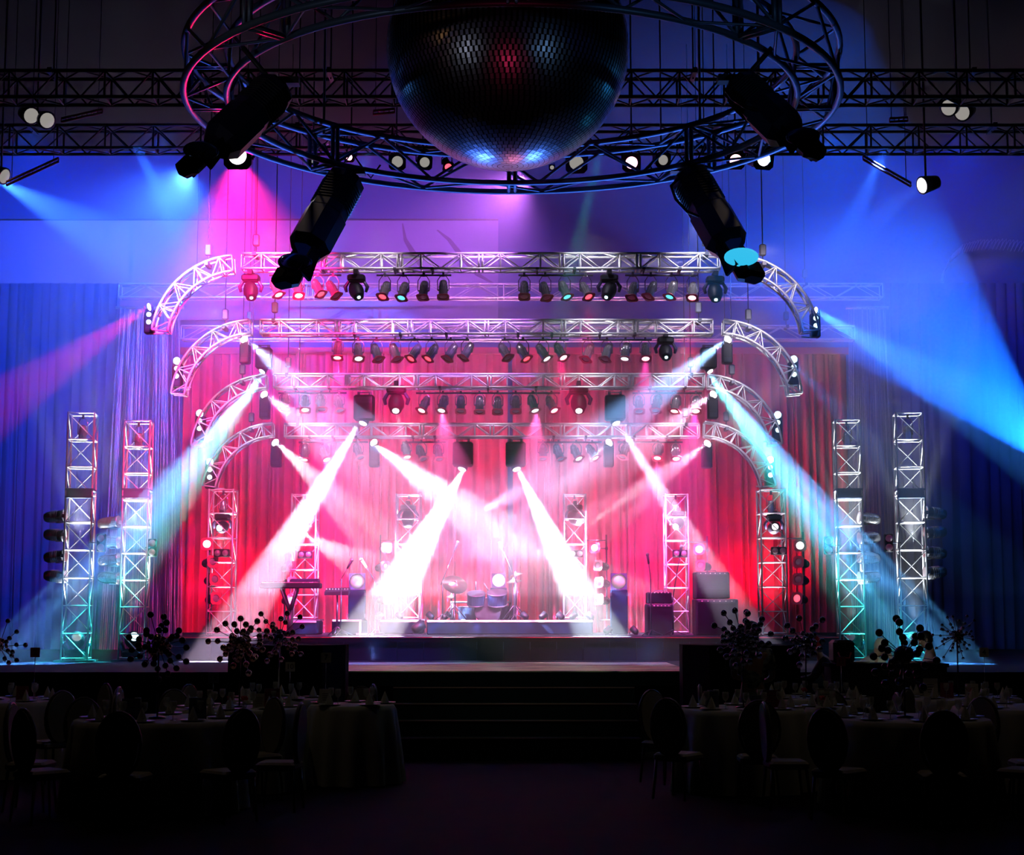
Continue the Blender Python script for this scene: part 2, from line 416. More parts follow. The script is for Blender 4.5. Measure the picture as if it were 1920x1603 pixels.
for k in range(4):
    z = LOW - .17 * (k + 1); y = 19.05 - .28 * (k + 1)
    MB().box(((sa + sb) / 2, y + .14, z / 2), (sb - sa, .28, z)).build('step', mdeck, st)
    e = MB().box(((sa + sb) / 2, y + .005, z + .004), (sb - sa, .018, .012)).build('edge_strip', medge, st)

# ------------------------------------------------------------------ curtains and screen
def drape(x0, x1, z0, z1, y, nf, amp, seed, flare=0.0, cols=10, jit=.6):
    r = random.Random(seed); xs = []; 
    ph = 0; n = nf * cols; rows = 14; vs_ = []; wid = [r.uniform(1 - jit, 1 + jit) for _ in range(nf)]; tot = sum(wid); am = [r.uniform(.5, 1.2) for _ in range(nf)]
    pts = []; c = 0
    for i in range(nf):
        for k in range(cols):
            u = (c + wid[i] * k / cols) / tot; pts.append((u, am[i] * math.cos(2 * PI * k / cols)))
        c += wid[i]
    pts.append((1, am[-1]))
    for j in range(rows + 1):
        w = j / rows; z = z1 + (z0 - z1) * w
        for u, a in pts:
            xx = x0 + (x1 - x0) * u; cx = (x0 + x1) / 2
            xx = cx + (xx - cx) * (1 + flare * w) + .02 * math.sin(7 * u * nf + 3 * w)
            vs_.append((xx, y + amp * a * (.5 + .5 * min(1, w * 3)) + .02 * math.sin(5 * w + 9 * u), z))
    N = len(pts); fs = [(j * N + i, j * N + i + 1, (j + 1) * N + i + 1, (j + 1) * N + i) for j in range(rows) for i in range(N - 1)]
    return MB().add(vs_, fs, True)

mred = mat('red_velvet', (.8, .01, .09), .55, noise=(1.2, (.5, .01, .09)), spec=.35, bump=((30, 30, 60), .25))
mred.node_tree.nodes['Principled BSDF'].inputs['Sheen Weight'].default_value = .4
mred.node_tree.nodes['Principled BSDF'].inputs['Sheen Tint'].default_value = (1, .3, .4, 1)
YC = 29.6
za = P(960, 655, YC).z
xs = [P(338, 700, YC).x, P(957, 700, YC).x, P(1592, 700, YC).x]
for i, lab in enumerate(['red velvet stage curtain behind the keyboard side', 'red velvet stage curtain behind the amplifier side']):
    tt = thing('stage_curtain', lab, 'curtain', ((xs[i] + xs[i + 1]) / 2, YC, LOW), 'red stage curtains')
    drape(xs[i] + .03, xs[i + 1] - .03, LOW + .335, za - .05, YC, 40, .12, 11 + i, jit=.75).build('curtain_cloth', mred, tt)
    MB().box(((xs[i] + xs[i + 1]) / 2, YC, za - .03), (xs[i + 1] - xs[i], .1, .12)).build('heading_band', mred, tt)

def slit_mat():
    m = mat('silver_slit_foil', (.42, .42, .62), .3, .75); nt = m.node_tree; b = nt.nodes['Principled BSDF']
    tc = nt.nodes.new('ShaderNodeTexCoord'); mp = nt.nodes.new('ShaderNodeMapping'); mp.inputs['Scale'].default_value = (60, 60, 14)
    nz = nt.nodes.new('ShaderNodeTexNoise'); nz.inputs['Scale'].default_value = 1; nz.inputs['Detail'].default_value = 5
    bp = nt.nodes.new('ShaderNodeBump'); bp.inputs['Strength'].default_value = .8; bp.inputs['Distance'].default_value = .03
    nt.links.new(tc.outputs['Object'], mp.inputs[0]); nt.links.new(mp.outputs[0], nz.inputs['Vector']); nt.links.new(nz.outputs['Fac'], bp.inputs['Height']); nt.links.new(bp.outputs[0], b.inputs['Normal'])
    return m
mslit = slit_mat()
for (pa, pb, fl, lab, sd) in ((219, 337, .32, 'glittering silver slit curtain beside the keyboard side of the red curtain', 5), (1594, 1664, .32, 'glittering silver slit curtain beside the amplifier side of the red curtain', 6)):
    Y = 28.9; xa = P(pa, 700, Y).x; xb = P(pb, 700, Y).x; zt = P(960, 578, Y).z
    tt = thing('slit_curtain', lab, 'curtain', ((xa + xb) / 2, Y, LOW), 'silver slit curtains')
    nf = int((xb - xa) / .028); r = random.Random(sd)
    t = MB()
    for k in range(nf):
        u = (k + .5) / nf; cx = (xa + xb) / 2; w = .011
        x = xa + (xb - xa) * u; xf = cx + (x - cx) * (1 + fl); y = Y + r.uniform(-.05, .05); vv = []; a = r.uniform(0, 3)
        for j in range(15):
            q = j / 14; X = x + (xf - x) * q + .006 * math.sin(9 * q + a); th = a + q * r.uniform(1.5, 3)
            vv += [(X - w * math.cos(th), y - w * math.sin(th), zt + (LOW + .04 - zt) * q), (X + w * math.cos(th), y + w * math.sin(th), zt + (LOW + .04 - zt) * q)]
        t.add(vv, [(2 * j, 2 * j + 1, 2 * j + 3, 2 * j + 2) for j in range(14)])
    o = t.build('foil_strands', mslit, tt); o['kind'] = 'stuff'
    MB().tube((xa - .05, Y, zt + .01), (xb + .05, Y, zt + .01), .03, 8).build('hanging_bar', 'alu', tt)

mblue = mat('blue_drape', (.015, .07, .30), .85)
for (pa, pb, lab, sd) in ((-60, 222, 'dark blue side drape behind the outer light towers, keyboard side', 3), (1664, 1990, 'dark blue side drape behind the outer light towers, amplifier side', 4)):
    Y = 30.3; xa = P(pa, 700, Y).x; xb = P(pb, 700, Y).x; zt = P(960, 531, Y).z
    tag(drape(xa, xb, LOW + .02, zt, Y, 16, .05, sd).build('side_drape', mblue), lab, 'curtain', 'dark blue side drapes')
mscr = mat('projection_cloth', (.34, .34, .58), .8)
Y = 30.7; a = P(-40, 413, Y); b = P(934, 600, Y)
sc_ = thing('projection_screen', 'wide pale cloth screen hung high behind the top truss', 'screen', ((a.x + b.x) / 2, Y, b.z))
MB().box(((a.x + b.x) / 2, Y, (a.z + b.z) / 2), (b.x - a.x, .05, a.z - b.z)).build('screen_cloth', mscr, sc_)
MB().tube((a.x, Y, a.z), (b.x, Y, a.z), .03, 8).build('top_batten', 'steel_dark', sc_)
mstroke = mat('projected_image_stroke', (.10, .05, .18), .8)  # dark strokes of a projected image, put into the colour
for pts in ([(755, 420), (760, 450), (775, 475), (790, 500)], [(820, 432), (842, 450), (865, 480), (895, 515), (930, 535)]):
    vv = []
    for i, p in enumerate(pts):
        w = [1, 3, 4.5, 3.5, 1][min(4, i + (5 - len(pts)) // 2)]
        for s_ in (-1, 1):
            for yy in (-.05, -.026): 
                q = P(p[0] + s_ * w, p[1] - s_ * w * .5, Y); vv.append((q.x, Y + yy, q.z))
    n = len(pts); fs = []
    for i in range(n - 1):
        a_ = i * 4; b_ = a_ + 4
        fs += [(a_, a_ + 2, b_ + 2, b_), (a_ + 1, b_ + 1, b_ + 3, a_ + 3), (a_, b_, b_ + 1, a_ + 1), (a_ + 2, a_ + 3, b_ + 3, b_ + 2)]
    MB().add(vv, fs).build('projected_stroke', mstroke, sc_)
# made-up wire spiral in place of a pale feathery arc, right upper wall
pts = [P(1765, 540, 30.4), P(1770, 510, 30.4), P(1782, 485, 30.4), P(1802, 467, 30.4), P(1835, 459, 30.4), P(1880, 458, 30.4), P(1925, 463, 30.4), P(1960, 470, 30.4)]
t = MB(); n = 260; 
def along(pts, u):
    k = u * (len(pts) - 1); i = min(len(pts) - 2, int(k)); return pts[i].lerp(pts[i + 1], k - i)
coil = []
for i in range(n):
    c = along(pts, i / n); th = i * 1.1; coil.append(c + Vector((.10 * math.cos(th) * .5, .08 * math.sin(th), .10 * math.cos(th + .6))))
tag(t.path(coil, .008, 4).build('wire_spiral', mat('pale_spiral_wire', (.5, .55, .8), .5)), 'curved fuzzy wire garland high on the blue wall, far right', 'spiral')

# ------------------------------------------------------------------ trusses
def truss_box(name, label, cat, path_fn, n, hgt, wid, group=None, rc=.017, rb=.0095, m='alu', posts=True, org=None, couplers=()):
    """path_fn(u) -> (centre, up, side): a four chord box truss swept along a path; bracing is zigzag on all four faces"""
    fr = [path_fn(i / n) for i in range(n + 1)]
    t = thing(name, label, cat, org if org is not None else fr[n // 2][0], group)
    def corner(f, a, b): c, up, sd = f; return c + up * (a * hgt / 2) + sd * (b * wid / 2)
    sub = 4
    for a in (1, -1):
        for b in (-1, 1):
            pts = [corner(path_fn(i / (n * sub)), a, b) for i in range(n * sub + 1)]
            MB().path(pts, rc, 8).build('chord', m, t)
    br = MB()
    for i in range(n):
        f, g = fr[i], fr[i + 1]; fl = i % 2
        for b in (-1, 1):
            br.tube(corner(f, 1 if fl else -1, b), corner(g, -1 if fl else 1, b), rb, 5, cap=False)
        for a in (-1, 1):
            br.tube(corner(f, a, 1 if fl else -1), corner(g, a, -1 if fl else 1), rb, 5, cap=False)
    for i in range(n + 1):
        f = fr[i]
        if posts and i % 2 == 1 or i in (0, n):
            for b in (-1, 1): br.tube(corner(f, 1, b), corner(f, -1, b), rb * 1.25, 5, cap=False)
            for a in (-1, 1): br.tube(corner(f, a, -1), corner(f, a, 1), rb, 5, cap=False)
    br.build('bracing', m, t)
    for u in couplers:
        f = path_fn(u); c = MB()
        for du in (-.004, .004):
            g = path_fn(u + du)
            for b in (-1, 1): c.tube(corner(g, 1.1, b), corner(g, -1.1, b), rb * 1.5, 6)
            for a in (-1, 1): c.tube(corner(g, a, -1), corner(g, a, 1), rb * 1.4, 6)
        c.build('coupler_frame', m, t)
    return t

def straight(A, B):
    A = Vector(A); B = Vector(B); d = (B - A).normalized(); sd = Vector((0, 0, 1)).cross(d).normalized()
    up = d.cross(sd)
    if up.z < 0: up = -up
    if abs(d.z) > .95: sd = Vector((1, 0, 0)); up = Vector((0, 1, 0))
    return lambda u: (A.lerp(B, u), up, sd)

def arc(cx, cy, r, a0, a1, d):
    c = P(cx, cy, d)
    rr = r * S(d)
    def f(u):
        a = math.radians(a0 + (a1 - a0) * u); up = Vector((math.cos(a), 0, math.sin(a)))
        return c + up * rr, up, Vector((0, 1, 0))
    return f

NM = ['top', 'second', 'third', 'lowest']
SPEC = [  # y top, y bottom, x0, x1, depth, bays
    (478, 507, 455, 1348, D1, 24), (602, 628, 490, 1335, D2, 24), (703, 728, 515, 1320, D3, 24), (796, 820, 535, 1310, D4, 24)]
for i, (ya, yb, xa, xb, d, n) in enumerate(SPEC):
    h = (yb - ya) * S(d); A = P(xa, (ya + yb) / 2, d); B = P(xb, (ya + yb) / 2, d); B.z = A.z
    truss_box('lighting_truss', f'straight silver box truss across the stage, {NM[i]} of the four hung in tiers', 'truss', straight(A, B), n, h, .24, 'four tiered stage trusses', couplers=(.17, .33, .5, .67, .83))
ARCS = [((448, 640, 149, 32, 95, 173), (1372, 640, 149, 32, 85, 7)), ((475, 752, 141, 27, 93, 175), (1350, 752, 141, 27, 87, 5)),
        ((505, 848, 134, 26, 93, 175), (1322, 846, 132, 25, 87, 5)), ((517, 930, 125, 26, 93, 172), (1315, 930, 126, 28, 87, 8))]
for i, pr in enumerate(ARCS):
    for sd, (cx, cy_, r, h, a0, a1) in zip(('keyboard side', 'amplifier side'), pr):
        d = SPEC[i][4]
        truss_box('curved_truss', f'quarter-circle silver truss arch at the {sd} end of the {NM[i]} stage truss', 'truss', arc(cx, cy_, r, a0, a1, d), 9, h * S(d) * .95, .22, 'curved truss ends')
for (ya, yb, xa, xb, d, n, lab) in ((534, 560, 226, 1652, 28.2, 32, 'long thin flat truss across the blue wall, just under the top lamp row'),
                               (613, 638, 342, 1600, 28.6, 28, 'long thin flat truss just above the red curtain top')):
    A = P(xa, (ya + yb) / 2, d); B = P(xb, (ya + yb) / 2, d); B.z = A.z
    truss_box('rear_truss', lab, 'truss', straight(A, B), n, (yb - ya) * S(d), .24, 'rear wall trusses', rc=.017, rb=.009, posts=False, couplers=(.25, .5, .75))
# ceiling rig
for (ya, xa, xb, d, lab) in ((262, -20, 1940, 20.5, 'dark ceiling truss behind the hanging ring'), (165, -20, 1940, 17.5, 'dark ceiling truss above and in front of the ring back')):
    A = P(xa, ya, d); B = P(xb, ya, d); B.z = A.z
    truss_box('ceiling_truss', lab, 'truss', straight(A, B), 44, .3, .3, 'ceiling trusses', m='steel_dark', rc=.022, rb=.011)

# ------------------------------------------------------------------ towers
def tower(x, d, z0, ztop, w, n, rot, label, group, lean=0):
    t = thing('light_tower', label, 'truss tower', (x, d, z0), group, Euler((0, 0, rot)).to_quaternion())
    h = ztop - z0; q = w / 2; rc = w * .038; rb = w * .026
    key = f'tw{w:.3f}{h:.2f}{n}'
    piece('base_plate', key + 'b', lambda: MB().box((0, 0, .012), (w * 1.5, w * 1.5, .024)), 'steel_dark', t)
    for a in (-1, 1):
        for b in (-1, 1): piece('upright', key + 'u', lambda: MB().tube((0, 0, .02), (0, 0, h), rc, 8), 'alu', t, (a * q, b * q, 0))
    def brc():
        m = MB(); st = h / n
        for k in range(n + 1):
            z = min(h - rc, max(.05, k * st))
            for a in (-1, 1):
                m.tube((-q, a * q, z), (q, a * q, z), rb, 6, cap=False); m.tube((a * q, -q, z), (a * q, q, z), rb, 6, cap=False)
            if k < n:
                s_ = 1 if k % 2 else -1; z1 = z + st * .97
                m.tube((-q * s_, -q, z), (q * s_, -q, z1), rb * .8, 5, cap=False); m.tube((q * s_, q, z), (-q * s_, q, z1), rb * .8, 5, cap=False)
                m.tube((-q, -q * s_, z), (-q, q * s_, z1), rb * .8, 5, cap=False); m.tube((q, q * s_, z), (q, -q * s_, z1), rb * .8, 5, cap=False)
        return m
    piece('bracing', key + 'r', brc, 'alu', t)
    return t
TOW = []
def tower_px(px0, px1, pyt, pyb, d, n, lab, grp, rot=0.0, wf=1.0, z0=None):
    b = P((px0 + px1) / 2, pyb, d); x = b.x; z0 = b.z if z0 is None else z0; zt = P(px0, pyt, d).z; w = (px1 - px0) * S(d) * wf
    t = tower(x, d, z0, zt, w, n, rot, lab, grp)
    for zz in (.0,):
        pass
    TOW.append((t, x, d, z0, zt, w)); return t
DT = 23.2
G = 'outer light towers'
tA = tower_px(112, 172, 775, 1238, DT, 9, 'tall square truss tower standing farthest toward the keyboard side', G, .12, .80, LOW)
tB = tower_px(221, 277, 790, 1236, DT + .25, 9, 'tall square truss tower in front of the keyboard side slit curtain', G, .10, .84, LOW)
tC = tower_px(1570, 1625, 788, 1236, DT + .25, 9, 'tall square truss tower in front of the amplifier side slit curtain', G, -.10, .84, LOW)
tD = tower_px(1684, 1745, 775, 1238, DT, 9, 'tall square truss tower standing farthest toward the amplifier side', G, -.12, .80, LOW)
# banded joint in each outer tower
for (t, x, d, z0, zt, w) in TOW:
    zj = P(960, 927, d).z - z0
    piece('joint_collar', f'jc{w:.3f}', lambda: MB().box((0, -w / 2, .06), (w * 1.05, .035, .03)).box((0, -w / 2, -.05), (w * 1.05, .035, .03)).box((0, w / 2, .06), (w * 1.05, .035, .03)).box((w / 2, 0, .06), (.035, w, .03)).box((-w / 2, 0, .06), (.035, w, .03)).box((0, -w / 2, 0), (w, .02, .09)), 'ringtube', t, (0, 0, zj))
G = 'inner light towers'
inner = [(389, 438, 918, 1190, 25.2, 6, UP, 'square truss tower before the red curtain at the keyboard edge of the platform'),
         (545, 594, 927, 1165, 27.0, 5, None, 'square truss tower standing behind the long keyboard'),
         (741, 789, 927, 1165, 28.0, 5, None, 'square truss tower between the lit projector box and the cymbals'),
         (1056, 1100, 927, 1165, 28.0, 5, None, 'square truss tower on the amplifier side of the drum kit'),
         (1247, 1292, 927, 1186, 26.6, 6, UP, 'square truss tower between the small amplifier and the loudspeaker stack'),
         (1425, 1475, 918, 1188, 25.2, 6, UP, 'square truss tower before the red curtain at the amplifier edge of the platform')]
for a in inner:
    tower_px(a[0], a[1], a[2], a[3], a[4], a[5], a[7], G, 0, .92, a[6] if a[6] else 1.48)

# ------------------------------------------------------------------ lamp kinds (local space: the lamp shines along local -Z)
def quat(d): return Vector(d).normalized().to_track_quat('-Z', 'Y')

def par_can(loc, d, lens, label, group, sc=1.0, can='chrome', frame='gel', yoke_up=.19, name='par_can'):
    t = thing(name, label, 'stage light', loc, group); q = quat(d); k = f'par{sc:.2f}'
    L = .23 * sc; r = .062 * sc
    def body():
        pr = [(.02 * sc, L * .62), (.045 * sc, L * .60), (.055 * sc, L * .5), (r * .92, L * .36), (r * .92, L * .10), (r, L * .08), (r, -L * .42), (r * 1.08, -L * .43), (r * 1.08, -L * .46), (r * .95, -L * .46), (r * .9, -L * .3)]
        m = MB().lathe(pr, 18)
        for i in range(9):
            a = 2 * PI * i / 9; m.box((r * .98 * math.cos(a), r * .98 * math.sin(a), L * .2), (.006 * sc, .006 * sc, L * .2))
        return m
    def frm():
        s = .082 * sc; w = .02 * sc; m = MB(); z = -L * .48; n = 16
        o = []; i_ = []
        for k_ in range(n):
            a = 2 * PI * (k_ + .5) / n; c, s_ = math.cos(a), math.sin(a); f = s / max(abs(c), abs(s_)); o.append((c * f, s_ * f)); i_.append((c * r * .86, s_ * r * .86))
        vv = [(x, y, z) for x, y in o] + [(x, y, z) for x, y in i_] + [(x, y, z - .006) for x, y in o] + [(x, y, z - .006) for x, y in i_]
        fs = []
        for a in range(n):
            b = (a + 1) % n; fs += [(a, b, n + b, n + a), (2 * n + a, 3 * n + a, 3 * n + b, 2 * n + b), (a, 2 * n + a, 2 * n + b, b), (n + a, n + b, 3 * n + b, 3 * n + a)]
        return m.add(vv, fs)
    piece('can', k + 'b', body, can, t, rot=q)
    piece('lens', k + 'l', lambda: MB().lathe([(r * .9, -L * .40), (r * .86, -L * .45), (r * .5, -L * .48), (.001, -L * .49)], 16), lens, t, rot=q)
    piece('gel_frame', k + 'f', frm, frame, t, rot=q)
    def yk():
        w = r * 1.25; pts = [(-w, 0, 0), (-w, 0, yoke_up * .55), (-w * .5, 0, yoke_up * .8), (w * .5, 0, yoke_up * .8), (w, 0, yoke_up * .55), (w, 0, 0)]
        m = MB().path(pts, .007 * sc, 6); m.tube((-w, 0, 0), (-r, 0, 0), .012 * sc, 6).tube((w, 0, 0), (r, 0, 0), .012 * sc, 6); return m
    piece('yoke', k + f'y{yoke_up:.3f}', yk, can, t)
    piece('clamp', k + f'c{yoke_up:.3f}', lambda: MB().box((0, 0, yoke_up * .9), (.03, .035, yoke_up * .24)).tube((0, -.03, yoke_up * .86), (0, .03, yoke_up * .86), .009, 6), 'steel_dark', t)
    return t

def scanner(loc, d, label, group, w, h, lens='white', name='scanner_light', mirror_up=True, spots=('ice', 'ice')):
    t = thing(name, label, 'stage light', loc, group); k = f'sc{w:.3f}{h:.3f}'
    piece('housing', k + 'h', lambda: MB().bbox((0, 0, -h * .1), (w, w * 1.1, h * .8), w * .1).box((0, 0, h * .34), (w * .5, w * .5, h * .1)), 'black', t)
    piece('mirror_bracket', k + 'm', lambda: MB().box((-w * .42, -w * .55, h * .3), (w * .08, w * .3, h * .22)).box((w * .42, -w * .55, h * .3), (w * .08, w * .3, h * .22)), 'blackm', t)
    q = quat(d)
    piece('mirror', k + 'r', lambda: MB().lathe([(w * .40, .012), (w * .40, 0), (w * .34, -.008), (.001, -.012)], 18), lens, t, (0, -w * .62, h * .36), q)
    for i, s_ in enumerate(spots):
        if s_: piece('lens', k + 's', lambda: MB().lathe([(w * .26, 0), (w * .22, -w * .08), (.001, -w * .11)], 14), s_, t, (0, -w * .55, h * (.12 - .25 * i)), quat((0, -1, 0)))
    piece('vent_grille', k + 'g', lambda: (lambda m: [m.box((0, -w * .555, -h * (.30 + .035 * j)), (w * .7, .006, h * .014)) for j in range(4)] and m)(MB()), 'steel_dark', t)
    piece('hanging_clamp', k + 'c', lambda: MB().box((0, 0, h * .44), (w * .3, w * .3, h * .14)), 'steel_dark', t)
    return t

def moving_head(loc, d, lens, label, group, s=1.0, name='moving_head_light', up=True, lr=1.0):
    t = thing(name, label, 'stage light', loc, group); k = f'mh{s:.2f}{up}'; g = 1 if up else -1
    piece('base', k + 'b', lambda: MB().bbox((0, 0, g * .17 * s), (.24 * s, .18 * s, .09 * s), .02 * s).box((0, 0, g * .24 * s), (.06, .27, .06 * s)), 'black', t)
    def yk():
        pts = [(-.13 * s, 0, -.02 * s), (-.15 * s, 0, .05 * s * g), (-.10 * s, 0, .13 * s * g), (.10 * s, 0, .13 * s * g), (.15 * s, 0, .05 * s * g), (.13 * s, 0, -.02 * s)]
        return MB().path(pts, [.02 * s, .028 * s, .026 * s, .026 * s, .028 * s, .02 * s], 8)
    piece('yoke', k + 'y', yk, 'blackm', t); q = quat(d)
    piece('head', k + 'h', lambda: MB().lathe([(.03 * s, .13 * s), (.075 * s, .11 * s), (.10 * s, .03 * s), (.10 * s, -.04 * s), (.075 * s, -.11 * s), (.07 * s, -.13 * s), (.055 * s, -.13 * s)], 18), 'black', t, rot=q)
    piece('lens', k + f'l{lr}', lambda: MB().lathe([(.055 * s * lr, -.125 * s), (.05 * s * lr, -.14 * s), (.001, -.148 * s)], 16), lens, t, rot=q)
    return t

def projector(loc, d, label, group, w, h, lens='white'):
    t = thing('beam_projector', label, 'stage light', loc, group); k = f'pj{w:.3f}{h:.3f}'
    piece('housing', k + 'h', lambda: MB().bbox((0, 0, 0), (w, w * .8, h), w * .08), 'black', t)
    piece('cooling_fins', k + 'f', lambda: (lambda m: [m.box((0, -w * .41, h * (.38 - .05 * j)), (w * .8, .012, h * .02)) for j in range(5)] and m)(MB()), 'steel_dark', t)
    piece('handle', k + 'a', lambda: MB().path([(-w * .3, -w * .38, h * .5), (-w * .3, -w * .38, h * .57), (w * .3, -w * .38, h * .57), (w * .3, -w * .38, h * .5)], .008, 6), 'steel_dark', t)
    piece('hanging_clamp', k + 'c', lambda: MB().box((-w * .28, 0, h * .56), (.04, .05, h * .16)).box((w * .28, 0, h * .56), (.04, .05, h * .16)), 'steel_dark', t)
    q = quat(d); dz = -h * .5
    piece('snout', k + 's', lambda: MB().lathe([(w * .24, .08), (w * .26, -.05), (w * .20, -.05)], 16), 'blackm', t, (0, 0, dz), q)
    piece('lens', k + 'l', lambda: MB().lathe([(w * .22, -.045), (w * .18, -.06), (.001, -.07)], 16), lens, t, (0, 0, dz), q)
    return t

def blinder(loc, label, group, w=.16, vertical=False, d=(0, -1, 0), lens='dim', box='black'):
    t = thing('two_lamp_blinder', label, 'stage light', loc, group); k = f'bl{w:.2f}{vertical}'
    W, H = (w * .5, w) if vertical else (w, w * .52)
    piece('housing', k + 'h', lambda: MB().bbox((0, 0, 0), (W, .07, H), .012), box, t)
    for s_ in (-1, 1):
        piece('lamp', k + 'l', lambda: MB().lathe([(w * .20, 0), (w * .17, -.012), (.001, -.02)], 14), lens, t, ((0, -.036, s_ * w * .25) if vertical else (s_ * w * .25, -.036, 0)), quat((0, -1, 0)))
    piece('bracket', k + 'b', lambda: MB().box((0, .055, 0), (.03, .05, .03)), 'steel_dark', t)
    return t

# ------------------------------------------------------------------ bars and par cans under the four stage trusses
SIDE = ['topmost', 'second', 'third', 'lowest']
ROWS = [
 [(523, 553, 14, 'rosel', 'glowing rose white'), (561, 555, 5, 'ice', 'glowing pale blue'), (602, 552, 17, 'redl', 'red'), (631, 555, 19, 'dim', 'dark'),
  (718, 557, -8, 'redl', 'glowing red'), (753, 559, -7, 'cyan', 'glowing cyan'), (793, 558, -3, 'dim', 'dark'), (831, 557, 0, 'dim', 'dark'),
  (983, 557, 0, 'dim', 'dark'), (1025, 559, 7, 'dim', 'dark'), (1063, 557, 11, 'cyan', 'glowing cyan'), (1103, 557, 13, 'redl', 'glowing red'),
  (1184, 559, -7, 'dim', 'dark'), (1215, 557, -14, 'dim', 'dark'), (1255, 557, -11, 'cyan', 'glowing cyan'), (1297, 559, -5, 'rosel', 'glowing rose white')],
 [(633, 671, 0, 'rosel', 'glowing rose white'), (673, 673, 4, 'ice', 'glowing pale blue'), (710, 674, 11, 'dim', 'dark'), (745, 674, 11, 'dim', 'dark'),
  (771, 673, -17, 'redl', 'glowing red'), (803, 673, -17, 'redl', 'red'), (839, 673, -16, 'dim', 'dark'), (869, 671, -17, 'dim', 'dark'),
  (952, 671, 16, 'dim', 'dark'), (987, 673, 17, 'redl', 'red'), (1025, 673, 19, 'ice', 'glowing pale blue'), (1056, 671, 15, 'rosel', 'glowing rose white'),
  (1098, 674, -12, 'dim', 'dark'), (1134, 674, -10, 'dim', 'dark'), (1171, 673, -5, 'ice', 'glowing pale blue'), (1210, 673, 0, 'rosel', 'glowing rose white')],
 [(534, 767, 0, 'rosel', 'glowing rose white'), (573, 769, 3, 'white', 'glowing white'), (604, 768, 5, 'dim', 'dark'), (638, 770, 7, 'dim', 'dark'),
  (791, 770, -12, 'rosel', 'glowing rose'), (828, 770, -6, 'ice', 'glowing pale blue'), (864, 771, 0, 'dim', 'dark'), (899, 772, 0, 'dim', 'dark'),
  (933, 772, 0, 'dim', 'dark'), (967, 771, 0, 'dim', 'dark'), (1003, 770, 9, 'ice', 'glowing pale blue'), (1039, 770, 14, 'rosel', 'glowing rose white'),
  (1198, 771, 0, 'dim', 'dark'), (1229, 770, -5, 'dim', 'dark'), (1264, 771, -7, 'white', 'glowing white'), (1304, 771, -3, 'white', 'glowing white')],
 [(571, 862, 0, 'rosel', 'glowing rose'), (613, 862, 14, 'white', 'glowing white'), (676, 858, 12, 'dim', 'dark'), (764, 857, 6, 'rosel', 'glowing rose'), (794, 861, 12, 'dim', 'dark'), (824, 861, 5, 'dim', 'dark'),
  (1018, 860, 0, 'dim', 'dark'), (1051, 861, 10, 'dim', 'dark'), (1085, 860, 14, 'ice', 'glowing pale blue'), (1116, 859, 17, 'rosel', 'glowing rose white'),
  (1167, 857, -10, 'dim', 'dark'), (1232, 859, -6, 'rosel', 'glowing rose'), (1267, 860, 0, 'white', 'glowing white')],
]
BARS = [[(505, 640), (706, 846), (972, 1112), (1172, 1308)], [(622, 880), (940, 1066), (1092, 1222)], [(522, 650), (780, 1050), (1186, 1316)], [(560, 690), (754, 836), (1008, 1128), (1158, 1280)]]
TRN = ['topmost', 'second', 'third', 'lowest']
BARN = ['first', 'second', 'third', 'fourth']
for i, row in enumerate(ROWS):
    d = SPEC[i][4]; yb = SPEC[i][1]; ybar = (516, 637, 737, 829)[i]
    for j, (xa, xb) in enumerate(BARS[i]):
        a = P(xa, ybar, d); b = P(xb, ybar, d); zt = P(xa, yb, d).z
        t = thing('lamp_bar', f'thin dark lamp bar hung under the {TRN[i]} stage truss, {BARN[j]} from the keyboard side', 'lamp bar', ((a.x + b.x) / 2, d, a.z), 'lamp bars under the stage trusses')
        MB().tube((a.x, d, a.z), (b.x, d, a.z), .014, 8).build('pipe', 'steel_dark', t)
        n = 3 if b.x - a.x > 1.1 else 2
        for k in range(n):
            x = a.x + (b.x - a.x) * (k + .5) / n; MB().tube((x, d, a.z - .01), (x, d, zt + .01), .009, 6).box((x, d, zt), (.04, .28, .03)).build('drop_bracket', 'steel_dark', t)
    for k, (lx, ly, dx, ln, say) in enumerate(row):
        dirv = Vector((dx, -12 - (k * 5 % 7), -31)).normalized()
        zb = P(lx, ybar, d).z; sc = (1.0, 1.06, 1.08, 1.08)[i]
        l = P(lx, ly, d); L = .23 * sc; piv = l - dirv * L * .45
        piv.y = d; up = zb - piv.z + .0
        par_can(piv, dirv, ln, f'{ORD[k]} par can from the keyboard end of the {TRN[i]} stage truss, lens {say}', 'par cans under the stage trusses', sc, yoke_up=max(.1, round(up / .86, 3)))

# moving heads, projectors and scanners on the same trusses
mv = [((470, 545), D1, (2, -6, -10), 'ice', 'dark moving head under the keyboard end of the topmost stage truss'), ((668, 545), D1, (5, -8, -12), 'ice', 'dark moving head between the first and second lamp bars of the topmost truss'),
      ((1142, 545), D1, (-5, -8, -12), 'ice', 'dark moving head between the third and fourth lamp bars of the topmost truss'), ((1341, 548), D1, (0, -7, -12), 'ice', 'dark moving head under the amplifier end of the topmost stage truss'),
      ((1248, 660), D2, (0, -10, -10), 'ice', 'dark moving head just past the amplifier end of the second lamp row'),
      ((743, 756), D3, (0, -9, -12), 'white', 'round dark moving head with bright lens under the third truss, keyboard side'), ((1085, 756), D3, (0, -9, -12), 'white', 'round dark moving head with bright lens under the third truss, amplifier side')]
for (px, py), d, dr, ln, lab in mv:
    moving_head(P(px, py, d), dr, ln, lab, 'moving heads under the stage trusses', 1.0 if d < D3 else 1.25, lr=.45 if d < D3 else .8)
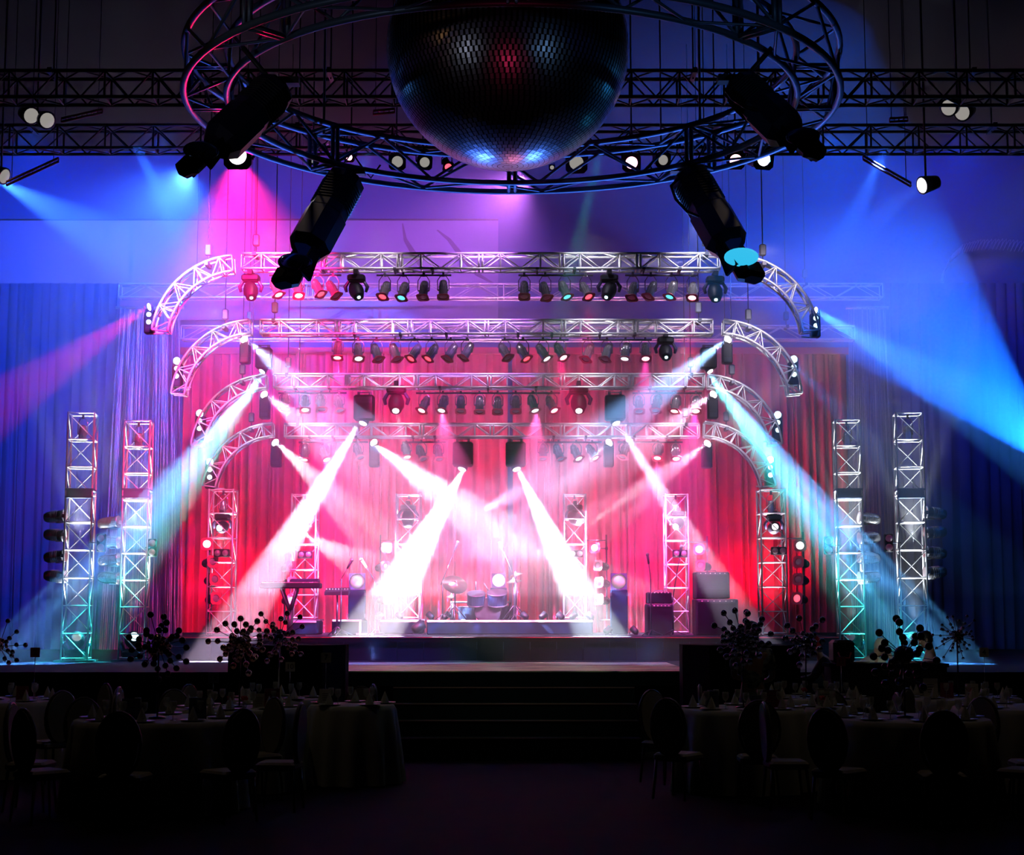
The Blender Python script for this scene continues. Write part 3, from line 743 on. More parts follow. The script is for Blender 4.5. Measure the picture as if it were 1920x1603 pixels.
pj = [((683, 765), (672, 795), D3, (-9, -10, -25), 38, 48, 'beam projector box whose wide white beam leans to the keyboard side, under the third truss'),
      ((1153, 765), (1161, 795), D3, (9, -10, -25), 38, 48, 'beam projector box with a narrow white beam under the third truss, amplifier side'),
      ((868, 852), (868, 882), D4, (-8, -10, -25), 38, 46, 'beam projector box with the strongest beam, under the lowest truss, keyboard side of centre'),
      ((967, 852), (972, 882), D4, (8, -10, -25), 38, 46, 'beam projector box under the lowest truss, amplifier side of centre'),
      ((495, 672), (497, 699), D2 + .4, (-10, -8, -18), 30, 40, 'beam projector box at the keyboard end of the second truss, blue beam outward'),
      ((1328, 672), (1325, 697), D2 + .4, (10, -8, -18), 30, 40, 'beam projector box at the amplifier end of the second truss, blue beam outward')]
for (px, py), lp, d, dr, w, h, lab in pj:
    projector(P(px, py, d), dr, lab, 'beam projectors', w * S(d), h * S(d))
sc_l = [((460, 657), D2, (6, -5, -5), 'keyboard end of the second truss, beam toward the centre'), ((1363, 657), D2, (-6, -5, -5), 'amplifier end of the second truss, beam toward the centre'),
        ((497, 760), D3, (6, -5, -5), 'keyboard end of the third truss, beam toward the centre'), ((1336, 760), D3, (-6, -5, -5), 'amplifier end of the third truss, beam toward the centre'),
        ((518, 850), D4, (6, -5, -5), 'keyboard end of the lowest truss, beam toward the centre'), ((1325, 852), D4, (-6, -5, -5), 'amplifier end of the lowest truss, beam toward the centre'),
        ((702, 850), D4, (6, -5, -5), 'lowest truss beside the broad white beam, keyboard side'), ((1141, 850), D4, (-6, -5, -5), 'lowest truss between two lamp bars, amplifier side')]
for (px, py), d, dr, lab in sc_l:
    s_ = scanner(P(px, py, d), dr, 'slim dark scanner light at the ' + lab if 'end of' in lab else 'slim dark scanner light on the ' + lab, 'scanner lights hung on the trusses', 19 * S(d), 52 * S(d), spots=(None, None))
feet = [((281, 598), D1, (-8, -4, -3), 'topmost', 'keyboard side', 'redl'), ((333, 699), D2, (-3, -9, -2), 'second', 'keyboard side', 'ice'), ((376, 797), D3, (-3, -9, -2), 'third', 'keyboard side', 'ice'), ((395, 888), D4, (-3, -9, -2), 'lowest', 'keyboard side', 'ice'),
        ((1528, 605), D1, (8, -4, -3), 'topmost', 'amplifier side', 'cyan'), ((1487, 696), D2, (3, -9, -2), 'second', 'amplifier side', 'ice'), ((1457, 800), D3, (3, -9, -2), 'third', 'amplifier side', 'ice'), ((1443, 884), D4, (3, -9, -2), 'lowest', 'amplifier side', 'ice')]
for (px, py), d, dr, wh, sd, ln in feet:
    w = 18 * S(d); h = 58 * S(d); p = P(px, py, d)
    s_ = scanner(p, dr, f'dark scanner box with bright dots at the foot of the {wh} truss arch, {sd}', 'scanners at the arch feet', w, h, 'white' if ln != 'ice' else 'ice')
    sx = 1 if sd[0] == 'k' else -1
    MB().tube((p.x, d, p.z - h * .5), (p.x + sx * 26 * S(d), d, p.z - h * .48), .012, 6).tube((p.x, d, p.z - h * .35), (p.x, d, p.z - h * .52), .012, 6).build('outrigger_arm', 'alu', s_)

# ------------------------------------------------------------------ lamps in and on the towers
def tw(i): return TOW[i]
TN = ['outermost keyboard-side tower', 'tower before the keyboard-side slit curtain', 'tower before the amplifier-side slit curtain', 'outermost amplifier-side tower', 'keyboard-edge platform tower', 'tower behind the long keyboard', 'tower beside the cymbals', 'tower beside the drum kit, amplifier side', 'tower behind the small amplifier', 'amplifier-edge platform tower']
for i, (t, x, d, z0, zt, w) in enumerate(TOW):
    # a can standing in the head of every tower, shining down its length
    par_can(Vector((x, d, zt - .30)), (0, -.15, -1), 'grey' if i < 4 else 'rosel', f'silver par can hung inside the head of the {TN[i]}', 'par cans in the tower heads', .9, frame='chrome', yoke_up=.28)
big = [(0, -1, (968, 1003, 1043, 1080), 105), (1, -1, (980, 1016, 1050, 1083), 206), (2, 1, (972, 1008, 1045, 1082), 1628), (3, 1, (962, 998, 1036, 1073), 1752)]
for i, sd, ys, px in big:
    t, x, d, z0, zt, w = TOW[i]
    for k, y in enumerate(ys):
        p = P(px, y, d - .05)
        c = thing('side_par_can', f'{ORD[k]} silver can down the side of the {TN[i]}, lying sideways', 'stage light', p, 'sideways par cans on the outer towers')
        q = quat((-sd, -.15, -.08 if k % 2 else .1))
        def body():
            return MB().lathe([(.03, .17), (.06, .165), (.078, .13), (.085, .08), (.085, -.10), (.092, -.11), (.092, -.14), (.08, -.14)], 20)
        piece('can', 'sidecan', body, 'chrome', c, rot=q)
        piece('lens', 'sidelens', lambda: MB().lathe([(.08, -.12), (.07, -.135), (.001, -.14)], 16), 'dim', c, rot=q)
        piece('cooling_rib', 'siderib', lambda: (lambda m: [m.lathe([(.086, z), (.091, z + .004), (.086, z + .008)], 20) for z in (.05, .02, -.01, -.04)] and m)(MB()), 'chrome', c, rot=q)
        b = MB().tube((p.x - sd * .1, d - .02, p.z), (x + sd * w / 2, d - w / 2, p.z), .012, 6).tube((p.x, d - .05, p.z - .09), (p.x - sd * .12, d - .05, p.z - .09), .01, 6).box((x + sd * w / 2, d - w / 2, p.z), (.05, .05, .05)); b.build('yoke', 'alu', c)
stk = [(4, [((388, 1020), 'white'), ((398, 1053), 'dim'), ((402, 1086), 'dim'), ((404, 1122), 'dim')], -1), (5, [((541, 1027), 'white'), ((545, 1062), 'dim'), ((547, 1092), 'dim'), ((547, 1124), 'dim')], -1),
       (6, [((725, 1027), 'white'), ((722, 1062), 'dim'), ((724, 1094), 'dim'), ((726, 1124), 'dim')], -1), (7, [((1115, 1027), 'white'), ((1122, 1060), 'dim'), ((1124, 1092), 'dim'), ((1124, 1124), 'dim')], 1),
       (8, [((1311, 1030), 'white'), ((1314, 1060), 'dim')], 1), (9, [((1500, 1023), 'white'), ((1498, 1054), 'dim'), ((1497, 1086), 'dim'), ((1495, 1122), 'redl')], 1)]
for i, L_, sd in stk:
    t, x, d, z0, zt, w = TOW[i]; n = len(L_)
    zb = P(960, L_[-1][0][1] + 26, d - .1).z; za = P(960, L_[0][0][1] - 14, d - .1).z; px_ = P(L_[-1][0][0] + sd * 14, 1100, d - .1).x
    pl = thing('lamp_pole', f'thin upright lamp pole strapped beside the {TN[i]}', 'pole', (px_, d - .02, z0), 'lamp poles beside the inner towers')
    MB().tube((px_, d - .02, z0), (px_, d - .02, za + .1), .014, 8).build('pole', 'steel_dark', pl)
    MB().lathe([(.12, 0), (.12, .012), (.02, .02)], 16, Matrix.Translation((px_, d - .02, z0))).tube((px_, d - .02, za), (x + sd * w / 2, d - .02, za), .01, 6).build('base_plate', 'steel_dark', pl)
    for k, ((lx, ly), ln) in enumerate(L_):
        lit = ln in ('white',)
        dv = Vector((-sd * (.15 if lit else .75), -1, .05 if lit else .12)).normalized()
        p = P(lx, ly, d - .2) - dv * .11
        c = par_can(p, dv, ln, f'{ORD[k]} {"lit white " if lit else "dark "}can down the pole by the {TN[i]}', 'par cans on the lamp poles', 1.12, can='black' if not lit else 'blackm', frame='gel', yoke_up=.02, name='pole_par_can')
        MB().tube((p.x, p.y, p.z), (px_, d - .02, p.z), .01, 6).box((px_, d - .02, p.z), (.045, .045, .05)).build('side_arm', 'steel_dark', c)
hd = [(4, (417, 988), (-1, -5, -1), 'ice', (416, 1037)), (5, (569, 985), (2, -4, -2), 'white', (572, 1040)), (6, (765, 972), (0, -1, -6), 'dim', (762, 1042)), (7, (1078, 972), (2, -3, -2), 'ice', (1080, 1038)), (8, (1275, 982), (-2, -4, -2), 'ice', (1275, 1038)), (9, (1455, 990), (0, -5, .5), 'white', (1460, 1033))]
for i, (px, py), dr, ln, (bx, by) in hd:
    t, x, d, z0, zt, w = TOW[i]
    p = P(px, py, d); p.x = x + max(-w * .1, min(w * .1, p.x - x))
    moving_head(p, dr, ln, f'blue-black moving head inside the {TN[i]}', 'moving heads inside the towers', 1.1 if i in (6, 7) else .95)
    blinder(P(bx, by, d - w / 2 - .06), f'small two-lamp blinder on the face of the {TN[i]}', 'blinders on the towers', .24)
for i, px, py in ((0, 190, 1018), (1, 286, 1027), (2, 1553, 1023), (3, 1666, 1018)):
    t, x, d, z0, zt, w = TOW[i]; p = P(px, py, d - .1)
    b = blinder(p, f'upright two-lamp blinder beside the {TN[i]}', 'blinders on the towers', .26, True)
    MB().tube(p, (x + (w / 2 if p.x > x else -w / 2), d - w / 2 + .01, p.z), .01, 6).build('arm', 'steel_dark', b)

# ------------------------------------------------------------------ ring truss, mirror ball, big scanners
RC = Vector((0, 13.0, 0)); zr = P(960, 345, 15.45).z; RR = 2.5
ring = thing('ring_truss', 'large circular blue-grey box truss hanging around the mirror ball', 'truss', (0, 13.0, zr - .1))
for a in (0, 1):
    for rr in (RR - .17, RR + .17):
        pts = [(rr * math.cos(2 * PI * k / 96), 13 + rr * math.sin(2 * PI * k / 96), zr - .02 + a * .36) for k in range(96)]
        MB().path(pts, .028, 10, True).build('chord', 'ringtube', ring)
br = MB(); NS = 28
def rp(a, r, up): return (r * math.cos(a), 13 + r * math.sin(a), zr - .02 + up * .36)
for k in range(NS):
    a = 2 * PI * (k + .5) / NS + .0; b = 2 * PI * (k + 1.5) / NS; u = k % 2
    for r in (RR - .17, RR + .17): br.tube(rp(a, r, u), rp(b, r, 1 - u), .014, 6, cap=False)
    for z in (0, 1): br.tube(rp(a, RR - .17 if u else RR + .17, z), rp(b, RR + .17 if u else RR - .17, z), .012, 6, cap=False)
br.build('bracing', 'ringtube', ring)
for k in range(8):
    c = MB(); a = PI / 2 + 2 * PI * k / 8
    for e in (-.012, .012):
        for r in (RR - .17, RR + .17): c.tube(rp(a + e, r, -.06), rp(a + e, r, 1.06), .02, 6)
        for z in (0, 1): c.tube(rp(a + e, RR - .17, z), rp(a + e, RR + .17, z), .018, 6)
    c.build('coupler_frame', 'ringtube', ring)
c = MB(); c.tube((0, 15.67, zr - .02), (0, 15.67, zr + .05), .035, 10); c.build('end_pin', 'alu', ring)
ch = MB()
for k in range(4):
    a = PI / 4 + PI / 2 * k; x, y = RR * math.cos(a), 13 + RR * math.sin(a); ch.tube((x, y, zr + .3), (x, y, 10.66), .012, 6)
ch.build('hoist_chain', 'steel_dark', ring)

bc = P(952, 92, 13.0); br_ = 238 * S(13.0) * .985
mb = thing('mirror_ball', 'giant mirror ball hanging in the middle of the ring truss', 'mirror ball', bc)
mir = mat('mirror_tile', (.6, .65, .8), .3, 1.0)
nt = mir.node_tree; g = nt.nodes.new('ShaderNodeNewGeometry'); wn = nt.nodes.new('ShaderNodeTexWhiteNoise'); wn.noise_dimensions = '3D'
vm = nt.nodes.new('ShaderNodeVectorMath'); vm.operation = 'SNAP'; vm.inputs[1].default_value = (.04, .04, .04)
def ball_mesh():
    m = MB(); rows = 72; r = random.Random(3)
    for j in range(rows):
        a0 = PI * j / rows; a1 = PI * (j + 1) / rows; am = (a0 + a1) / 2
        n = max(6, int(2 * PI * math.sin(am) * br_ / (PI * br_ / rows)))
        for k in range(n):
            b0 = 2 * PI * k / n + .01; b1 = 2 * PI * (k + 1) / n - .01
            e = .12 / rows
            cs = [(a0 + e, b0), (a1 - e, b0), (a1 - e, b1), (a0 + e, b1)]
            c = Vector((math.sin(am) * math.cos((b0 + b1) / 2), math.sin(am) * math.sin((b0 + b1) / 2), math.cos(am))) * br_
            pts = [Vector((math.sin(a) * math.cos(b), math.sin(a) * math.sin(b), math.cos(a))) * br_ for a, b in cs]
            q = Quaternion(Vector((r.uniform(-1, 1), r.uniform(-1, 1), r.uniform(-1, 1))).normalized(), r.uniform(0, .035))
            m.add([c + q @ (p - c) + bc for p in pts], [(0, 1, 2, 3)])
    return m
ball_mesh().build('mirror_tiles', mir, mb)
MB().ball(bc, br_ * .985, 48, 24).build('core', 'black', mb)
MB().tube(bc + Vector((0, 0, br_ * .97)), (bc.x, bc.y, 10.66), .05, 10).lathe([(.22, 0), (.22, .1), (.1, .14)], 16, Matrix.Translation(bc + Vector((0, 0, br_ * .97)))).build('motor_shaft', 'steel_dark', mb)

def big_scanner(top, bot, d0, d1, wpx, lens, lab, facing=-1):
    """octagonal long body from top to bot, mirror fork and mirror at the lower end"""
    A = P(*top, d0); B = P(*bot, d1); ax = (B - A).normalized(); L = (B - A).length; w = wpx * S((d0 + d1) / 2)
    t = thing('ring_scanner', lab, 'stage light', A, 'large scanners hung on the ring truss')
    q = ax.to_track_quat('-Z', 'Y'); m = Matrix.Translation(A) @ q.to_matrix().to_4x4(); Lb = L * .74
    pr = [(w * .40, 0), (w * .47, -.03), (w * .47, -Lb * .5), (w * .5, -Lb * .52), (w * .5, -Lb * .9), (w * .36, -Lb)]
    MB().lathe(pr, 8, m, smooth=False).build('housing', 'blackm', t)
    rb = MB()
    for k in range(9): rb.lathe([(w * .475, -Lb * (.12 + k * .035)), (w * .50, -Lb * (.125 + k * .035)), (w * .475, -Lb * (.13 + k * .035))], 8, m, smooth=False)
    rb.build('cooling_rib', 'steel_dark', t)
    fk = MB(); f0 = -Lb * .97; f1 = -L * .98
    for s_ in (-1, 1):
        fk.add([m @ Vector(v) for v in [(s_ * w * .30, -w * .12, f0), (s_ * w * .30, w * .12, f0), (s_ * w * .36, w * .12, f0), (s_ * w * .36, -w * .12, f0), (s_ * w * .36, -w * .2, f1), (s_ * w * .36, w * .2, f1), (s_ * w * .44, w * .2, f1), (s_ * w * .44, -w * .2, f1)]],
               [(0, 1, 2, 3), (4, 7, 6, 5), (0, 3, 7, 4), (1, 5, 6, 2), (0, 4, 5, 1), (3, 2, 6, 7)])
    fk.build('mirror_fork', 'black', t)
    hd_ = MB(); hd_.bbox((0, 0, 0), (w * .72, w * .4, w * .5), w * .09)
    hm = m @ Matrix.Translation((0, w * .10, f1 * 1.02)); hd_.v = [tuple(hm @ Vector(v)) for v in hd_.v]; hd_.build('mirror_head', 'black', t)
    em = m @ Matrix.Translation((0, 0, -L * .885)); ctr = em.translation
    nq = (Vector((0, -1, .15)) + ax * -.3).normalized()
    mq = Matrix.Translation(ctr + Vector((0, -w * .40, .02))) @ nq.to_track_quat('Z', 'Y').to_matrix().to_4x4() @ Matrix.Diagonal((1.15, .75, 1, 1))
    MB().lathe([(w * .33, -.01), (w * .33, .004), (w * .27, .012), (.001, .02)], 22, mq).build('mirror', lens, t)
    cl = MB(); up_ = Vector((A.x * (1.14 if d0 < 12 else 1), A.y if d0 > 12 else A.y - .1, zr - .04)); cl.tube(A, up_, .02, 8).box(A - ax * .08, (w * .7, .1, .05)); cl.build('hanging_clamp', 'steel_dark', t)
    cb = m @ Vector((w * .5, 0, -Lb * .1)); ce = m @ Vector((w * .52, 0, -Lb * .62)); out_ = m.to_3x3() @ Vector((w * .26, -w * .1, 0))
    MB().path([cb, cb.lerp(ce, .15) + out_, cb.lerp(ce, .5) + out_ * 1.25, cb.lerp(ce, .85) + out_ * .8, ce], .014, 6).build('cable', 'black', t)
    return t
M['mir_dark'] = mat('scanner_mirror', (.25, .4, .8), .12, .9)
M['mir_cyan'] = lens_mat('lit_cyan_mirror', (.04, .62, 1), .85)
big_scanner((650, 335), (545, 525), 14.8, 14.3, 84, 'mir_dark', 'large dark scanner hanging from the ring truss over the keyboard side, mirror unlit')
big_scanner((1292, 330), (1398, 515), 14.8, 14.3, 84, 'mir_cyan', 'large dark scanner hanging from the ring truss with a glowing cyan mirror')
big_scanner((520, 165), (365, 315), 11.6, 11.2, 88, 'mir_dark', 'large dark scanner lit red from behind, hung on the keyboard flank of the ring')
big_scanner((1385, 160), (1515, 285), 11.6, 11.2, 84, 'mir_dark', 'large dark scanner hung on the amplifier flank of the ring')
for (px, py, dd, lx, lab) in ((640, 330, 15.0, 1, 'keyboard'), (1290, 330, 15.0, -1, 'amplifier')):
    p = P(px, py - 45, 15.05)
    pts = [p + Vector((lx * (-.25 + .09 * k), -.06, .1 * math.sin(k * 1.9) - .03 * k)) for k in range(8)]
    tag(MB().path(pts, .009, 6).build('looped_cable', 'black'), f'black cable looped over the ring truss above the hanging scanner, {lab} side', 'cable', 'cables on the ring truss')

# lamps behind the ring, on the ceiling truss and at the sides
rear = [((446, 292), 17.8, 'white', 18, (0, -1, -.15), 'big round flaring lamp beside the red-lit scanner'), ((587, 298), 18.6, 'grey', 8, (0, -1, -.5), 'small pale lamp seen through the ring truss above the hanging scanner'), ((655, 294), 18.6, 'rosel', 7, (-.3, -1, -.5), 'small rose lamp seen through the ring truss, next after the pale one'),
        ((745, 303), 18.6, 'grey', 11, (.1, -1, -.3), 'round white lamp just on the keyboard side of the mirror ball'), ((796, 304), 18.6, 'grey', 10, (.2, -1, -.4), 'pale tilted lamp half hidden beside the mirror ball rim'),
        ((840, 312), 18.6, 'redl', 7, (.3, -1, -.8), 'small red lamp under the mirror ball rim, keyboard side'), ((1035, 314), 18.6, 'grey', 4, (0, -1, -.3), 'tiny white lamp under the mirror ball rim, amplifier side'), ((1081, 305), 18.6, 'grey', 14, (-.1, -1, -.3), 'round white lamp touching the mirror ball rim, amplifier side'),
        ((1184, 305), 18.6, 'rosel', 12, (0, -1, -.3), 'round lamp with red rim between ball and amplifier-side scanner'), ((1243, 300), 18.6, 'grey', 10, (.2, -1, -.3), 'round white lamp by the top of the cyan-mirror scanner'),
        ((1379, 300), 18.6, 'rosel', 12, (0, -1, -.5), 'round lamp with red light falling below it'), ((1431, 298), 18.6, 'white', 14, (.3, -1, -.3), 'round white lamp throwing the wide cyan beam')]
for k, ((px, py), d, ln, rp_, dv, lab) in enumerate(rear):
    s_ = rp_ * S(d) / .055
    p = P(px, py, d) - Vector(dv).normalized() * .1 * s_
    zt = P(960, 262, 20.5).z
    c = par_can(p, dv, ln, lab, 'lamps behind the ring truss', s_, can='blackm', frame='gel' if ln == 'rosel' or ln == 'redl' else 'blackm', yoke_up=.16 * s_, name='hung_par_can')
    MB().tube((p.x, d, p.z + .05), (p.x, d, 10.66), .01, 6).build('drop_pole', 'steel_dark', c)
side = [((70, 220), 19.4, (.8, -.9, -.5), 'grey', 'pair-lens wash lamp high on the far keyboard side'), ((1795, 205), 19.0, (-.8, -.9, -.5), 'grey', 'pair-lens wash lamp high on the far amplifier side'),
        ((1736, 346), 19.4, (-.95, -.35, -.3), 'white', 'narrow edge-on white wash lamp below the red ladder bar, amplifier side'), ((2, 328), 20.3, (.9, -.3, -.4), 'grey', 'wash lamp at the frame edge below the red ladder bar, keyboard side')]
for (px, py), d, dv, ln, lab in side:
    p = P(px, py, d)
    c = thing('wash_lamp', lab, 'stage light', p, 'wash lamps at the sides'); q = quat(dv); two = 'pair' in lab
    for s_ in ((-1, 1) if two else (0,)):
        off = Vector((s_ * .09, s_ * .03, s_ * -.02))
        piece('can', 'wl_b', lambda: MB().lathe([(.04, .2), (.08, .17), (.10, .05), (.115, -.06), (.10, -.06)], 18), 'blackm', c, off, q)
        piece('lens', 'wl_l', lambda: MB().lathe([(.10, -.05), (.09, -.065), (.001, -.075)], 16), ln, c, off, q)
    MB().tube((p.x, p.y, p.z), (p.x, p.y, 10.66), .014, 6).build('drop_pole', 'steel_dark', c)
mredpipe = mat('red_ladder_bar', (.7, .10, .14), .45)
for (a, b, d, lab) in (((12, 341), (110, 296), 20.3, 'red ladder bar slanting up from the frame edge, keyboard side'), ((115, 222), (192, 205), 20.0, 'dim red ladder bar above the blue beam, keyboard side'), ((1618, 292), (1708, 343), 20.3, 'red ladder bar slanting down to the white wash lamp'), ((700, 208), (740, 204), 20.0, 'short red ladder bar close to the mirror ball'), ((1668, 222), (1702, 220), 20.0, 'short pale ladder bar under the ceiling, amplifier side')):
    A = P(*a, d); B = P(*b, d); h = Vector((0, 0, 7 * S(d)))
    t = thing('ladder_bar', lab, 'lighting bar', A, 'slanted ladder bars')
    m = MB()
    m.tube(A, B, .016, 6).tube(A - h, B - h, .016, 6); m.build('rail', mredpipe, t)
    n = max(4, int((B - A).length / .06)); m = MB()
    for k in range(n + 1):
        q = A.lerp(B, k / n); m.tube(q, q - h, .008, 5, cap=False)
    m.build('rung', mredpipe, t)
    m = MB()
    for q in (A.lerp(B, .1), A.lerp(B, .9)): m.tube(q, (q.x, q.y, 10.66), .006, 5)
    m.build('hanger_cable', 'steel_dark', t)
# hoist chains that carry the trusses
hc = []
for i, (ya, yb, xa, xb, d, n) in enumerate(SPEC):
    z = P(960, ya, d).z
    for px in (xa + 25, xb - 25): hc.append((P(px, ya, d).x, d, z, f'{TRN[i]} straight stage truss'))
for i, pr in enumerate(ARCS):
    d = SPEC[i][4]
    for (cx, cy_, r, h, a0, a1) in pr:
        a = math.radians(a0 + (a1 - a0) * .25); p = P(cx, cy_, d) + Vector((math.cos(a), 0, math.sin(a))) * (r * S(d)); hc.append((p.x, d, p.z + h * .4 * S(d), f'{TRN[i]} truss arch'))
for (ya, xa, xb, d) in ((534, 226, 1652, 28.2), (613, 342, 1600, 28.6)):
    for f in (.1, .9): p = P(xa + (xb - xa) * f, ya, d); hc.append((p.x, d, p.z, 'flat rear truss'))
for (x, d, z, w) in hc:
    sd = 'keyboard' if x < 0 else 'amplifier'
    dep = 'upper' if d == 28.2 else 'lower' if d == 28.6 else ''
    t = thing('chain_hoist', f'thin hoist chain holding the {sd} side of the {dep + " " if dep else ""}{w}', 'hoist', (x, d, z), 'hoist chains')
    MB().tube((x, d, z - .02), (x, d, 10.66), .008, 5).build('chain', 'steel_dark', t)
    MB().box((x, d, z - .01), (.05, .30, .05)).build('spreader_clamp', 'steel_dark', t)
    MB().bbox((x, d, z + .2), (.09, .08, .16), .015).build('hoist_motor', 'steel_dark', t)
for (px, py, d) in ((60, 262, 20.5), (560, 262, 20.5), (1340, 262, 20.5), (1860, 262, 20.5), (100, 165, 17.5), (620, 165, 17.5), (1300, 165, 17.5), (1820, 165, 17.5)):
    p = P(px, py, d); w = 'back' if d > 20 else 'front'; 
    t = thing('chain_hoist', f'dark hoist chain of the {w} ceiling truss, {ORD[(60,560,1340,1860,100,620,1300,1820).index(px) % 4]} from the keyboard side', 'hoist', p, 'hoist chains')
    MB().tube((p.x, d, p.z + .1), (p.x, d, 10.66), .01, 5).build('chain', 'steel_dark', t)
    MB().box((p.x, d, p.z + .15), (.05, .36, .06)).build('spreader_clamp', 'steel_dark', t)

# ------------------------------------------------------------------ risers and gear on the platform
M['riser'] = mat('riser_cloth', (.001, .004, .018), .9, spec=.05)
M['trim'] = mat('pale_riser_edge', (.75, .72, .6), .35, .3)
M['cab'] = mat('amplifier_cloth', (.002, .002, .006), .9, noise=(90, (.004, .004, .009)), spec=.05)
M['drum'] = mat('drum_shell', (.015, .035, .09), .3, .2)
M['skin_'] = mat('drum_head', (.5, .5, .5), .6)
M['brass'] = mat('cymbal_bronze', (.35, .3, .25), .35, .9)
M['thin'] = mat('stand_tube', (.06, .07, .10), .35, .6)
ris = [(545, 594, 1164, 26.6, .9, 'dark riser block under the tower behind the long keyboard'), (622, 679, 1162, 26.2, 1.0, 'dark riser block with a bright top edge in front of the round-lamp box'), (712, 790, 1163, 27.6, 1.0, 'dark riser block under the tower beside the cymbals'), (800, 1112, 1163, 26.9, 1.9, 'wide dark drum riser in the middle of the platform')]
for px0, px1, py, d, dep, lab in ris:
    a = P(px0, py, d); b = P(px1, py, d); c = ((a.x + b.x) / 2, d + dep / 2, UP)
    t = thing('riser_block', lab, 'riser', c, 'riser blocks on the platform')
    z = a.z
    MB().bbox((c[0], d + dep / 2, (UP + z) / 2), (b.x - a.x, dep, z - UP), .02).build('block', 'riser', t)
    m = MB().box((c[0], d - .004, z - .012), (b.x - a.x - .02, .02, .03))
    if px0 == 622: m.box((b.x - .03, d - .004, (UP + z) / 2), (.035, .02, z - UP)).box((b.x + .06, d - .1, UP + .02), (.28, .14, .025))
    m.build('top_edge', 'trim', t)

def xstand_keyboard():
    d = 25.3; a = P(490, 1098, d); b = P(602, 1098, d); cx = (a.x + b.x) / 2; z = a.z; w = b.x - a.x
    t = thing('keyboard', 'long dark stage keyboard with a raised panel', 'keyboard', (cx, d, z - .05), 'instruments')
    MB().bbox((cx, d, z), (w, .32, .085), .015).build('case', 'black', t)
    MB().bbox((a.x + w * .72, d + .08, z + .075), (w * .5, .14, .07), .02).build('control_panel', 'blackm', t)
    k = MB()
    for i in range(36): k.box((a.x + w * (.03 + .94 * i / 36) + .01, d - .10, z + .047), (w * .94 / 36 - .003, .12, .012))
    k.build('white_keys', mat('ivory_key', (.5, .5, .5), .4), t)
    k = MB()
    for i in range(35):
        if i % 7 not in (2, 6): k.box((a.x + w * (.03 + .94 * (i + 1) / 36), d - .07, z + .058), (.011, .075, .012))
    k.build('black_keys', 'black', t)
    s = thing('keyboard_stand', 'dark V-shaped stand carrying the long keyboard', 'stand', (P(543, 1160, d).x, d, UP), 'instrument stands')
    p0 = P(528, 1104, d); p1 = P(558, 1104, d); q = P(544, 1146, d); f = P(544, 1160, d)
    for s_ in (-.1, .1):
        m = MB().tube((p0.x, d + s_, z - .045), (q.x, d + s_, q.z), .02, 8).tube((p1.x, d + s_, z - .045), (q.x, d + s_, q.z), .02, 8)
        m.build('v_arm', 'thin', s)
    MB().tube((q.x, d, q.z + .02), (q.x, d, UP), .05, 10).box((q.x, d, UP + .01), (.5, .06, .02)).box((q.x, d, UP + .01), (.06, .4, .02)).tube((p0.x, d - .1, z - .06), (p0.x, d + .1, z - .06), .015, 6).tube((p1.x, d - .1, z - .06), (p1.x, d + .1, z - .06), .015, 6).tube((q.x, d - .1, q.z), (q.x, d + .1, q.z), .02, 6).build('pedestal', 'thin', s)
xstand_keyboard()
# second small keyboard on a stand
d = 26.0; a = P(610, 1108, d); b = P(655, 1108, d); cx = (a.x + b.x) / 2
t = thing('mixing_desk', 'small sloped dark mixing desk between the long keyboard and the lamp box', 'mixing desk', (cx, d, a.z - .05), 'instruments')
MB().add([(a.x, d - .15, a.z - .07), (b.x, d - .15, a.z - .07), (b.x, d + .15, a.z - .03), (a.x, d + .15, a.z - .03), (a.x, d - .15, a.z - .02), (b.x, d - .15, a.z), (b.x, d + .15, a.z + .06), (a.x, d + .15, a.z + .05)],
         [(0, 3, 2, 1), (4, 5, 6, 7), (0, 1, 5, 4), (1, 2, 6, 5), (2, 3, 7, 6), (3, 0, 4, 7)]).build('case', 'black', t)
m = MB()
for i in range(8): m.box((a.x + (b.x - a.x) * (i + .5) / 8, d - .02, a.z + .03), (.012, .05, .02))
m.build('faders', 'grey', t)  # faders made to glow like lamp lenses, though no lamps
s = thing('desk_stand', 'thin pole stand with three feet under the mixing desk', 'stand', (cx, d, UP), 'instrument stands')
m = MB().tube((cx, d, UP + .06), (cx, d, a.z - .06), .014, 8); m.build('pole', 'thin', s)
for k in range(3):
    an = 2.1 * k + .4; MB().tube((cx, d, UP + .14), (cx + .18 * math.cos(an), d + .18 * math.sin(an), UP + .008), .009, 6).build('leg', 'thin', s)

